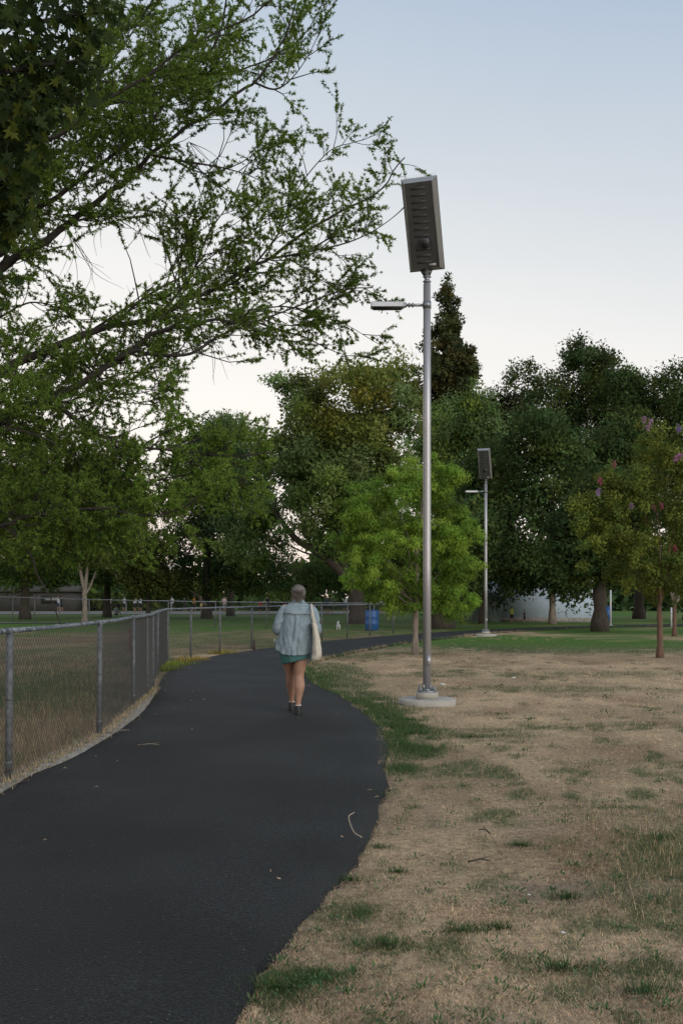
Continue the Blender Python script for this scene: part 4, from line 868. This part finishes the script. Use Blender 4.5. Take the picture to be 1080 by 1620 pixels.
M_hair = mat('grey_hair', (.24, .225, .21), .75, col2=(.08, .07, .06), vscale=14, stretch=(6, 6, 1.2), bump=.8, bscale=40)
M_hair2 = mat('dark_hair', (.17, .135, .105), .7, var=.5, vscale=30)
M_shoe = mat('black_shoe', (.012, .014, .015), .6, bump=.2)
M_sock = mat('white_sock', (.5, .49, .47), .9)
M_black = mat('black_fabric', (.012, .012, .014), .9)
M_canvas = mat('cream_canvas', (.60, .56, .47), .9, var=.2, vscale=14, bump=.5, bscale=60)
WP = (-.57, 13.25, .022)
wo = thing('person', 'woman with grey hair walking away on the path in pale blue shirt and teal skirt', 'person', WP)
g = Geo()
lofts(g, [(.055, 0, .90, .11, .10), (.045, .0, .78, .095, .092), (.028, .005, .68, .087, .092), (.02, .01, .58, .070, .078), (.015, .01, .50, .058, .062), (.022, -.015, .42, .060, .066), (.024, -.035, .36, .062, .070), (.016, -.04, .27, .048, .055), (.006, -.045, .16, .032, .038), (.006, -.04, .10, .033, .042), (.006, -.01, .06, .04, .07), (.006, .01, .035, .036, .09)], k=1.10)
lofts(g, [(-.10, .02, .90, .11, .10), (-.11, .05, .78, .088, .09), (-.12, .12, .66, .078, .084), (-.118, .17, .57, .064, .070), (-.112, .20, .50, .054, .058), (-.108, .235, .42, .055, .060), (-.106, .27, .36, .056, .060), (-.102, .32, .27, .044, .048), (-.10, .38, .16, .031, .036), (-.10, .40, .10, .032, .040), (-.10, .44, .06, .038, .07), (-.10, .46, .04, .034, .085)], k=1.10)
lofts(g, [(-.03, .0, .72, .12, .10), (-.03, .0, .84, .17, .11), (-.025, 0, .95, .17, .12), (-.01, 0, 1.08, .145, .105), (0, 0, 1.22, .155, .105), (0, 0, 1.34, .165, .10), (0, .0, 1.42, .12, .075), (0, .01, 1.46, .06, .058), (.003, .02, 1.50, .052, .055), (.006, .03, 1.54, .05, .055)], 28)
g.add(*ellipsoid((.006, .045, 1.590), (.073, .093, .108), 24, 16)); g.add(*ellipsoid((.006, .07, 1.535), (.052, .062, .055), 18, 10))
g.add(*tube([[.006, .135, 1.605], [.006, .152, 1.575], [.006, .147, 1.563]], [.009, .013, .012], 8))       # nose
g.add(*ellipsoid((.006, .128, 1.538), (.024, .012, .009), 10, 6))                                             # mouth
for s in (-1, 1):
    g.add(*ellipsoid((.006+s*.076, .04, 1.578), (.010, .020, .030), 10, 8)); g.add(*ellipsoid((.006+s*.03, .127, 1.598), (.014, .010, .010), 10, 6))
    el_ = (-.275, -.01, 1.13) if s < 0 else (.250, -.01, 1.13); wr = (-.225, .235, 1.08) if s < 0 else (.16, .25, 1.12)
    g.add(*tube(crom([(s*.14, 0, 1.39), (s*.185, 0, 1.375), (np.array((s*.19, 0, 1.36))+el_)/2, el_, (np.array(el_)+wr)/2, wr], 3), np.interp(np.linspace(0, 1, 16), [0, .2, .5, .62, .8, 1], [.05, .052, .045, .04, .037, .025]), 14))
    hand(g, wr, (.25*-s, .9, .1), 1.1, -s)
skinned('body', g, M_skin, .0085, 2, wo)
# shirt
def shirt():
    prof = np.array([(1.485, .005, .01, .060, .060), (1.462, .003, .008, .072, .066), (1.448, 0, .002, .115, .080), (1.425, 0, 0, .165, .095), (1.39, 0, -.004, .190, .112), (1.32, -.003, -.006, .196, .128), (1.20, -.010, -.008, .192, .138),
                     (1.07, -.022, -.01, .200, .147), (.96, -.035, -.012, .208, .155), (.87, -.045, -.012, .213, .158), (.80, -.050, -.012, .214, .158)])
    n = 120; rows = 60; th = np.arange(n)*2*PI/n; V = []
    s_, c_ = np.sin(th), np.cos(th)
    hem = .775+.075*np.maximum(-c_, 0)**3+.035*np.maximum(c_, 0)**4+.03*np.maximum(s_, 0)
    for r_ in range(rows+1):
        t = r_/rows; z = 1.485*(1-t)+hem*t
        q = [np.interp(-z, -prof[:, 0], prof[:, k]) for k in range(1, 5)]
        A = smooth(1.36, .85, z)
        f = A*(.008*np.sin(th*7+z*5+2.2*np.sin(z*7+th))+.004*np.sin(th*13-z*15)+.006*np.sin(th*4+z*9))+(.010+.012*A)*(fbm(th*4+z*3, z*8+th*2, 3)-.5)*2
        f = f+.016*np.exp(-((np.abs(th-1.5*PI)-.02)/.06)**2)*smooth(1.33, 1.28, z)                       # box pleat down the back
        f = f-.010*np.exp(-((np.abs(th-1.5*PI)-.16)/.05)**2)*smooth(1.33, 1.2, z)
        V.append(np.stack([q[0]+(q[2]*(1+.085*A)+f)*c_, q[1]+(q[3]+f)*s_, z], 1))
    k = rows+1; V = np.concatenate(V); i, j = np.meshgrid(np.arange(k-1), np.arange(n), indexing='ij'); j2 = (j+1) % n
    return V, np.stack([i*n+j, (i+1)*n+j, (i+1)*n+j2, i*n+j2], -1).reshape(-1, 4)
g = Geo(); V, Q = shirt(); g.add(V, Q)
sh = g.obj('shirt', M_shirt, wo, True); md = sh.modifiers.new('t', 'SOLIDIFY'); md.thickness = .003; md.offset = 1
for s in (-1, 1):
    g = Geo(); el_ = np.array((-.268, -.025, 1.135)) if s < 0 else np.array((.245, -.02, 1.13)); wr = np.array((-.235, .19, 1.085)) if s < 0 else np.array((.175, .21, 1.12))
    P = crom([(s*.10, 0, 1.375), (s*.165, 0, 1.365), (s*.215, -.008, 1.29), el_+[-s*.012, 0, .05], el_+[0, .035, -.03], (el_+wr)/2+[0, .02, -.02], wr], 5)
    rr = np.interp(np.linspace(0, 1, len(P)), [0, .17, .35, .5, .67, .85, 1], [.055, .068, .066, .060, .068, .056, .045]); V, Q, T = tube(P, rr, 28)
    nn = len(V); a = np.arange(nn); V = V+(np.stack([fbm(V[:, 0]*30+k*9, V[:, 2]*38+V[:, 1]*20, 8+k) for k in range(3)], 1)-.5)*.026
    g.add(V, Q, T); g.obj('sleeve', M_shirt, sh, True)
# yoke flap and collar
g = Geo(); th = np.linspace(1.5*PI-1.12, 1.5*PI+1.12, 60); rows = []
for z0 in np.linspace(0, 1, 9):
    zb = 1.302+.012*np.abs(np.sin((th-1.5*PI)*2.6))-.008*(th-1.5*PI)
    z = 1.415*(1-z0)+zb*z0; prof = [(1.425, .165, .095, 0), (1.39, .190, .112, -.004), (1.32, .196, .128, -.006), (1.25, .193, .134, -.007)]
    rx = np.interp(-z, [-p[0] for p in prof], [p[1] for p in prof]); ry = np.interp(-z, [-p[0] for p in prof], [p[2] for p in prof]); o = .004+.016*z0
    rows.append(np.stack([(rx+o)*np.cos(th), -.006+(ry+o)*np.sin(th), z], 1))
V = np.concatenate(rows); i, j = np.meshgrid(np.arange(8), np.arange(59), indexing='ij'); g.add(V, np.stack([i*60+j, (i+1)*60+j, (i+1)*60+j+1, i*60+j+1], -1).reshape(-1, 4))
yk = g.obj('back_yoke', M_shirt, sh, True); md = yk.modifiers.new('t', 'SOLIDIFY'); md.thickness = .004
g = Geo(); lofts(g, [(.004, .008, 1.452, .074, .068), (.004, .010, 1.475, .068, .064), (.004, .012, 1.502, .063, .060), (.004, .012, 1.478, .082, .077), (.004, .010, 1.462, .092, .084)], 32); cl = g.obj('collar', M_shirt, sh, True)
# skirt
g = Geo(); n = 80; th = np.arange(n)*2*PI/n; V = []
for t in np.linspace(0, 1, 18):
    hem = .695+.045*np.cos(th)*1.0; z = .93*(1-t)+hem*t; rx = np.interp(-z, [-.93, -.82, -.70, -.64], [.190, .205, .195, .184]); cx = np.interp(-z, [-.93, -.80, -.66], [-.04, -.045, -.03]); f = .006*np.sin(th*7+2)*t+.004*np.sin(th*13)*t
    V.append(np.stack([cx+(rx+f)*np.cos(th), .008+(rx*.80+f)*np.sin(th), z], 1))
V = np.concatenate(V); i, j = np.meshgrid(np.arange(17), np.arange(n), indexing='ij'); j2 = (j+1) % n
sk = g.add(V, np.stack([i*n+j, (i+1)*n+j, (i+1)*n+j2, i*n+j2], -1).reshape(-1, 4)).obj('skirt', M_teal, wo, True); md = sk.modifiers.new('t', 'SOLIDIFY'); md.thickness = .004
g = Geo(); a_ = np.linspace(PI*.7, PI*1.32, 24); V = []
for z in (.90, .855, .815): V.append(np.stack([-.045+(.207)*np.cos(a_), .02+.155*np.sin(a_), z+.0*a_], 1))
V = np.concatenate(V); i, j = np.meshgrid(np.arange(2), np.arange(23), indexing='ij'); g.add(V, np.stack([i*24+j, (i+1)*24+j, (i+1)*24+j+1, i*24+j+1], -1).reshape(-1, 4))
ud = g.obj('undershirt_hem', M_black, wo, True); md = ud.modifiers.new('t', 'SOLIDIFY'); md.thickness = .003
# hair: cap with streaks, low tail, loose strands
g = Geo(); V, Q, T = ellipsoid((.006, .018, 1.597), (.093, .102, .098), 48, 30); a = np.arctan2(V[:, 0], V[:, 1]); V = V+(V-np.array([.006, .018, 1.597]))*(.05*np.sin(a*23+V[:, 2]*30)[:, None]*.5+.04*(fbm(a*9, V[:, 2]*14, 4)[:, None]-.5)); g.add(V, Q, T)
g.add(*ellipsoid((.004, -.060, 1.530), (.052, .045, .042), 18, 12)); g.add(*ellipsoid((.004, -.085, 1.548), (.030, .026, .028), 14, 9)); hr = g.obj('hair', M_hair, wo, True)
g = Geo()
for k in range(260):
    u = rng.uniform(-1, 1); s0 = np.array([.006+.082*u, .01-.085*math.sqrt(max(0, 1-u*u))*.9, 1.59+rng.uniform(-.03, .05)]); e = np.array([.006+rng.normal(0, .030), -.085+rng.normal(0, .012), 1.515+rng.normal(0, .018)]); m_ = (s0+e)/2+[0, -.030, .015]
    g.add(*tube(crom([s0, m_, e], 3), .0016, 3, False))
for k in range(46):
    s0 = np.array([.004+rng.normal(0, .028), -.085, 1.54+rng.normal(0, .015)]); g.add(*tube([s0, s0+[rng.normal(0, .02), -.02, -.02], s0+[rng.normal(0, .045), -.008, -.05-rng.random()*.02]], [.004, .003, .001], 4, False))
g.obj('hair_strands', M_hair2, hr, kind='stuff')
# shoes and socks
for (ax, ay, nm) in ((.006, -.04, 0), (-.10, .405, 1)):
    g = Geo(); V, Q, T = loft([(ax, ay+.055, .0, .049, .130), (ax, ay+.055, .018, .052, .135), (ax, ay+.055, .028, .050, .130)], 28); V[:, 0] = ax+(V[:, 0]-ax)*(1+.18*np.clip((V[:, 1]-ay-.05)/.1, -1, 1)); g.add(V, Q, T)
    sole = g
    g = Geo(); lofts(g, [(ax, ay+.055, .020, .049, .128), (ax, ay+.050, .045, .048, .118), (ax, ay+.030, .070, .046, .090), (ax, ay+.004, .095, .044, .056), (ax, ay, .116, .042, .050)], 24)
    so_ = g.obj('shoe', M_shoe, wo, True); sole.obj('sole', M_slot, so_, True)
    g = Geo(); g.add(*box((ax, ay-.066, .05), (.020, .012, .05))); g.obj('heel_tab', M_slot, so_)
    g = Geo(); lofts(g, [(ax, ay-.003, .100, .040, .046), (ax, ay-.004, .118, .0405, .046), (ax, ay-.004, .127, .039, .044)], 20); g.obj('sock', M_sock, wo, True)
# tote bag and the white thing in her left hand
tb = thing('tote_bag', "cream canvas tote bag hanging from the walking woman's right shoulder", 'bag', (WP[0]+.22, WP[1]-.16, WP[2]+.69))
g = Geo(); V, Q, T = loft([tuple(q) for q in crom(np.array([(-.005, .0, .02, .028, .06), (.010, 0, .035, .050, .085), (.028, 0, .09, .060, .10), (.034, 0, .18, .058, .105), (.026, 0, .30, .046, .10), (.008, 0, .42, .036, .095), (-.005, 0, .51, .033, .09)]), 5)], 40)
V = V+(np.stack([fbm(V[:, 1]*22+k*5, V[:, 2]*17, 30+k) for k in range(3)], 1)-.5)*.022; g.add(V, Q, T); g.obj('bag_body', M_canvas, tb, True)
for dy, dx in ((-.06, 0.0), (.05, -.02)):
    P = crom([[.012+dx, dy, .50], [-.012+dx, dy*.9, .60], [-.035, dy*.5+.03, .69], [-.045, .10, .742], [-.04, .18, .74], [-.02, .30, .60], [-.01, .27, .50], [-.01, .1, .48]], 5)
    P = P[:24]; g = Geo(); g.add(P+[0, -.0, 0], None); 
    g = Geo(); A = P+np.array([-.012, 0, 0]); B = P+np.array([.012, 0, 0]); A2 = A+[0, -.004, .002]; B2 = B+[0, -.004, .002]; m_ = len(P); VV = np.concatenate([A, B, B2, A2]); QQ = []
    for k in range(m_-1):
        for u_ in range(4): QQ.append([u_*m_+k, u_*m_+k+1, ((u_+1) % 4)*m_+k+1, ((u_+1) % 4)*m_+k])
    g.add(VV, QQ).obj('strap', M_canvas, tb, True)
g = Geo(); V, Q, T = ellipsoid((0, 0, 0), (.018, .022, .030), 12, 9); V = V*(1+(rng.random((len(V), 1))-.5)*.3); g.add(V, Q, T)
o = g.obj('tissue', M_white); o.location = (WP[0]-.318, WP[1]+.25, WP[2]+.945); tag(o, "small white tissue at the walking woman's left side", 'tissue')

# far people beyond the fences
def colm(c): return mat('cloth', c, .9, var=.2)
M_skin2 = mat('far_skin', (.30, .18, .12), .7)
def far_person(px, py_, h, shirt_c, pants_c, label, sit=False, Y=None):
    Y = Y or EYE*F/(py_-HY); x = (px-540)*Y/F; r = thing('person', label, 'person', (x, Y, 0), random.uniform(-1, 1), 'people far beyond the fences'); k = h/1.7
    g = Geo(); lf = random.uniform(.02, .22)
    if not sit:
        for s in (-1, 1): g.add(*tube(np.array([[s*.09, 0, .9], [s*.1, s*lf*.4, .5], [s*.1, s*lf*.7, .06], [s*.1, s*lf*.7+.14, .03]])*k, np.array([.085, .06, .045, .035])*k, 8))
        zt = .9
    else:
        for s in (-1, 1): g.add(*tube(np.array([[s*.1, 0, .14], [s*.14, .35, .42], [s*.14, .55, .06]])*k, np.array([.085, .065, .045])*k, 8))
        zt = .15
    lofts(g, [(0, 0, (zt-.08)*k, .12*k, .09*k), (0, 0, (zt+.15)*k, .14*k, .10*k), (0, 0, (zt+.42)*k, .17*k, .11*k), (0, 0, (zt+.55)*k, .10*k, .07*k), (0, 0, (zt+.62)*k, .05*k, .05*k), (0, .02*k, (zt+.68)*k, .075*k, .09*k), (0, .02*k, (zt+.76)*k, .075*k, .09*k), (0, .01, (zt+.82)*k, .03*k, .04*k)], 12)
    for s in (-1, 1):
        e = np.array([s*.24, .03, zt+.25]); g.add(*tube(np.array([[s*.16, 0, zt+.48], e, [s*.2, random.uniform(.05, .28), zt+random.uniform(.02, .3)]])*k, np.array([.05, .04, .03])*k, 7))
    skinned('body', g, M_skin2, .028, 1, r)
    g = Geo(); lofts(g, [(0, 0, (zt+.02)*k, .165*k, .125*k), (0, 0, (zt+.2)*k, .165*k, .125*k), (0, 0, (zt+.42)*k, .19*k, .13*k), (0, 0, (zt+.54)*k, .12*k, .08*k)], 12)
    for s in (-1, 1): g.add(*tube(np.array([[s*.14, 0, zt+.48], [s*.22, .02, zt+.32]])*k, .065*k, 8))
    g.obj('shirt', colm(shirt_c), r, True)
    g = Geo(); lofts(g, [(0, 0, (zt-.12)*k, .155*k, .12*k), (0, 0, (zt+.06)*k, .16*k, .122*k)], 12)
    if not sit:
        for s in (-1, 1): g.add(*tube(np.array([[s*.09, 0, .88], [s*.1, s*lf*.38, .52]])*k, .10*k, 8))
    g.obj('shorts', colm(pants_c), r, True)
    g = Geo(); g.add(*ellipsoid((0, -.005, (zt+.77)*k), (.088*k, .10*k, .075*k), 10, 7)); g.obj('hair', M_black, r, True)
Wt = (.62, .62, .62); Bk = (.02, .02, .025); Gy = (.22, .23, .25)
for a in [(174, 967, 1.7, Wt, Bk, 'far person in white top and dark shorts standing alone right of the pale trunk'),
          (197, 968, 1.65, (.35, .37, .40), Bk, 'far person in grey top between the lone white shirt and the white pair'),
          (214, 969, 1.75, Wt, Bk, 'far person in white shirt, left one of the pair at the near fence corner'),
          (222, 969, 1.75, (.55, .57, .60), Bk, 'far person in pale shirt, right one of the pair at the near fence corner'),
          (93, 967, 1.7, (.5, .52, .55), (.05, .06, .10), 'far person in pale shirt nearest the left edge of the view'),
          (98, 968, 1.65, Bk, Bk, 'far person all in black beside the leftmost pale shirt'),
          (272, 968, 1.7, (.55, .6, .66), Bk, 'far person in light blue shirt above the middle of the side fence'),
          (292, 968, 1.6, Bk, Bk, 'far person in black, left of the orange top'),
          (307, 968, 1.7, (.6, .25, .03), Bk, 'far person in an orange top'),
          (319, 968, 1.7, Bk, (.5, .35, .15), 'far person in black top and tan shorts right of the orange top'),
          (355, 969, 1.65, (.62, .42, .40), Gy, 'far person in pale pink top'),
          (365, 969, 1.75, Wt, Bk, 'far person in white right beside the pale pink top'),
          (412, 970, 1.3, (.5, .03, .04), Bk, 'small far person in red left of the walking woman'),
          (423, 970, 1.7, Bk, Bk, 'far person in black between the red top and the walking woman'),
          (515, 972, 1.7, (.1, .12, .15), Bk, 'far person in dark clothes right of the walking woman, nearest to her'),
          (523, 972, 1.7, Gy, Bk, 'far person in grey between the dark clothes and the white shirt'),
          (546, 970, 1.75, Wt, (.05, .06, .1), 'far person in white shirt just left of the thick trunk'),
          (602, 970, 1.5, (.55, .55, .57), Bk, 'small far person in pale top just right of the blue barrel'),
          (617, 971, 1.7, (.14, .25, .45), Bk, 'far person in blue shirt seen through the end of the fence'),
          (624, 971, 1.6, (.5, .25, .2), Bk, 'far person in reddish top right of the blue shirt'),
          (694, 970, 1.7, Wt, (.2, .25, .5), 'far person in white between the massive trunk and the far lamp')]:
    far_person(*a)
far_person(167, 975, 1.6, Bk, Bk, 'person in black sitting on the far grass left of the white shirt', True)
far_person(184, 974, 1.6, (.3, .32, .36), Bk, 'person in grey sitting on the far grass below the white shirts', True)
far_person(809, 986, 1.0, (.35, .4, .06), Bk, 'child in yellow green vest before the whitewashed building')
far_person(829, 987, .8, (.06, .06, .07), Bk, 'small child in dark clothes before the whitewashed building')
# small white dog seen from behind
def dog(X, Y, z, sc, colr, label, furry=True, name='dog'):
    m = mat('dog_fur', colr, .95, var=.2, vscale=20, bump=.6, bscale=60)
    r = thing(name, label, 'dog', (X, Y, z), random.uniform(-.3, .3)); g = Geo()
    g.add(*tube(np.array([[0, -.20, .24], [0, -.12, .26], [0, 0, .245], [0, .12, .25], [0, .2, .28], [0, .25, .34]])*sc, np.array([.05, .10, .095, .11, .085, .05])*sc, 14))
    g.add(*ellipsoid((0, .30*sc, .39*sc), (.065*sc, .075*sc, .065*sc), 12, 9)); g.add(*tube(np.array([[0, .33, .38], [0, .42, .36]])*sc, np.array([.04, .026])*sc, 8))
    for s in (-1, 1):
        g.add(*tube(np.array([[s*.05, .29, .43], [s*.075, .28, .47]])*sc, np.array([.026, .008])*sc, 6))
        g.add(*tube(np.array([[s*.06, .14, .22], [s*.06, .13, .12], [s*.06, .15, .02], [s*.06, .18, .012]])*sc, np.array([.05, .03, .022, .022])*sc, 8))
        g.add(*tube(np.array([[s*.065, -.14, .24], [s*.07, -.09, .16], [s*.07, -.17, .09], [s*.07, -.15, .015], [s*.07, -.11, .012]])*sc, np.array([.065, .045, .026, .022, .022])*sc, 8))
    g.add(*tube(np.array([[0, -.18, .28], [0, -.24, .38], [0, -.22, .50], [0, -.17, .55]])*sc, np.array([.022, .026, .026, .012])*sc, 8))
    skinned('body', g, m, .012, 1, r)
p = at(535, 997); dog(*p, 0, .85, (.50, .50, .48), 'small white dog with raised tail on the fenced grass left of the blue barrel')

# ------------------------------------------------------------------ other things
# blue barrel
M_blue = mat('blue_plastic', (.015, .10, .30), .5, var=.2, vscale=5)
p = at(588, 997); bt = thing('barrel', 'blue plastic barrel used as a bin behind the fence by the thick trunk', 'barrel', (*p, 0))
g = Geo(); prof = [(0, .30), (.03, .325), (.28, .325), (.30, .335), (.33, .335), (.35, .325), (.60, .325), (.62, .335), (.65, .335), (.67, .325), (.90, .325), (.94, .315)]
g.add(*loft([(0, 0, z, r, r) for z, r in prof], 32)); g.obj('barrel_body', M_blue, bt, True)
g = Geo(); g.add(*tube([[.325*math.cos(a), .325*math.sin(a), .945] for a in np.linspace(0, 2*PI, 33)], .014, 6, False)); g.obj('rim', M_blue, bt, True)
# red post behind the fence
M_red = mat('dull_red_paint', (.24, .035, .04), .7, var=.4, vscale=9)
p = at(207, 1030); rp = thing('marker_post', 'short dull red post in the field just behind the near fence', 'post', (*p, 0))
g = Geo(); g.add(*tube([[0, 0, -.05], [0, 0, .62]], .055, 16)); V, Q, T = ellipsoid((0, 0, .62), (.06, .06, .035), 16, 8); g.add(V, Q, T); g.obj('shaft', M_red, rp, True)
g = Geo(); g.add(*tube([[0, 0, .45], [0, 0, .50]], .058, 16)); g.obj('band', M_galv, rp, True)
# wooden stake by the path
p = at(402, 1029); g = Geo(); V, Q = box((0, 0, .13), (.07, .05, .36)); V[:, 2] += np.where(V[:, 2] > .2, V[:, 0]*.6, 0); g.add(V, Q); o = g.obj('stake', M_bark); o.location = (*p, 0); tag(o, 'short dark wooden stake at the fence foot left of the walking woman', 'stake')
# whitewashed building
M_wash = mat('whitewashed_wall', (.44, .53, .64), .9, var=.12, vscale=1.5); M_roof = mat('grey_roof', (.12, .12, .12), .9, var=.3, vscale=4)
b0 = np.array([9.9, 63.5]); bl = thing('building', 'low whitewashed building with blank wall behind the dark trees', 'building', (*b0, 0))
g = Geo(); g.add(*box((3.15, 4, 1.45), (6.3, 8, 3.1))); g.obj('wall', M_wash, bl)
g = Geo(); V = np.array([[-.2, -.3, 3.0], [6.5, -.3, 3.0], [6.5, 8.3, 3.0], [-.2, 8.3, 3.0], [-.2, 4, 4.2], [6.5, 4, 4.2]]); g.add(V, [[0, 1, 5, 4], [2, 3, 4, 5], [3, 2, 1, 0]], [[0, 4, 3], [1, 2, 5]]); g.obj('roof', M_roof, bl)
g = Geo(); g.add(*box((3.15, -.02, .12), (6.3, .05, .3))); g.obj('plinth', M_conc, bl)
# green screened fence left of the building
M_screen = mat('green_windscreen', (.10, .125, .115), .9, var=.3, vscale=3, bump=.3)
sf = thing('screened_fence', 'tall fence with grey green windscreen left of the whitewashed building', 'fence', (7.3, 62.5, 0))
for k in range(4): g = Geo(); g.add(*tube([[0, 0, -.05], [0, 0, 1.9]], .03, 8)); o = g.obj('post', M_galv, sf, True); o.location = (k*.85, 0, 0)
for z in (.12, 1.86): g = Geo(); g.add(*tube([[0, 0, z], [2.55, 0, z]], .022, 8)); g.obj('rail', M_galv, sf, True)
for k in range(3):
    g = Geo(); xs_ = np.linspace(k*.85+.03, (k+1)*.85-.03, 12); V = np.array([[x_, -.04+.02*math.sin(x_*9), z] for z in (.12, 1.0, 1.84) for x_ in xs_]); Q = [[r_*12+c, r_*12+c+1, (r_+1)*12+c+1, (r_+1)*12+c] for r_ in range(2) for c in range(11)]; g.add(V, Q).obj('screen', M_screen, sf, True)
# white pole with a blue bin behind the thick trunk
M_wp = mat('white_painted_steel', (.55, .56, .58), .5, var=.15)
p = at(965, 990); g = Geo(); g.add(*tube([[0, 0, -.05], [0, 0, 2.0]], .05, 14)); g.add(*tube([[0, 0, 0], [0, 0, .04]], .12, 14)); g.add(*ellipsoid((0, 0, 2.0), (.052, .052, .03), 14, 6)); o = g.obj('pole', M_wp, smooth=True); o.location = (*p, 0); tag(o, 'slim white pole standing right of the thick grooved trunk', 'pole')
X0, Y0 = at(960, 983); bb = thing('bin', 'blue bin mostly hidden between the thick trunk and the white pole', 'bin', (X0, Y0, 0))
g = Geo(); g.add(*loft([(0, 0, 0, .24, .26), (0, 0, .9, .3, .32)], 4)); o = g.obj('bin_body', M_blue, bb); o.rotation_euler.z = PI/4
g = Geo(); g.add(*loft([(0, 0, .9, .33, .35), (0, 0, .97, .30, .32)], 4)); o = g.obj('lid', M_blue, bb); o.rotation_euler.z = PI/4
p = at(1061, 992); g = Geo(); g.add(*tube([[0, 0, -.05], [0, 0, 1.0]], .045, 12)); g.add(*tube([[0, 0, .7], [0, 0, .78]], .052, 12)); g.add(*ellipsoid((0, 0, 1.0), (.05, .05, .03), 12, 6)); o = g.obj('marker_post', M_wp, smooth=True); o.location = (*p, 0); tag(o, 'short white marker post under the fanned stems at the right edge', 'post')
# grey hut with a sign, beyond the left fence
M_hut = mat('grey_brown_boards', (.08, .075, .068), .9, var=.3, vscale=3)
hu = thing('hut', 'low grey brown hut with a dark sign beyond the left fence', 'hut', (-38.5, 114, 0))
g = Geo(); g.add(*box((4, 2, 1.1), (9, 4, 2.2))); g.obj('wall', M_hut, hu)
g = Geo(); V = np.array([[-.9, -.4, 2.2], [8.9, -.4, 2.2], [8.9, 4.4, 2.2], [-.9, 4.4, 2.2], [-.9, 2, 2.9], [8.9, 2, 2.9]]); g.add(V, [[0, 1, 5, 4], [2, 3, 4, 5], [3, 2, 1, 0]], [[0, 4, 3], [1, 2, 5]]); g.obj('roof', M_hut, hu)
g = Geo(); g.add(*box((5.9, -.03, 1.3), (2.4, .06, .9))); sg = g.obj('sign_board', M_slot, hu); g = Geo(); g.add(*box((5.9, -.07, 1.35), (1.5, .03, .3))); g.obj('sign_panel', M_sticker, sg)
# far park lamp with two white heads
lp = thing('park_lamp', 'small far park lamp with two white heads left of the walking woman', 'street lamp', (-16.8, 100, 0))
g = Geo(); g.add(*tube([[0, 0, 0], [0, 0, 4.6]], .06, 10)); g.obj('pole', M_wp, lp, True)
for s in (-1, 1): g = Geo(); g.add(*tube([[0, 0, 4.5], [s*.45, 0, 4.75]], .035, 6)); g.add(*ellipsoid((s*.6, 0, 4.8), (.26, .16, .10), 12, 6)); g.obj('lamp_head', M_wp, lp, True)

if 0: print('TRIS', sum(len(m.polygons)*(2 if m.polygons and m.polygons[0].loop_total == 4 else 1) for m in bpy.data.meshes))
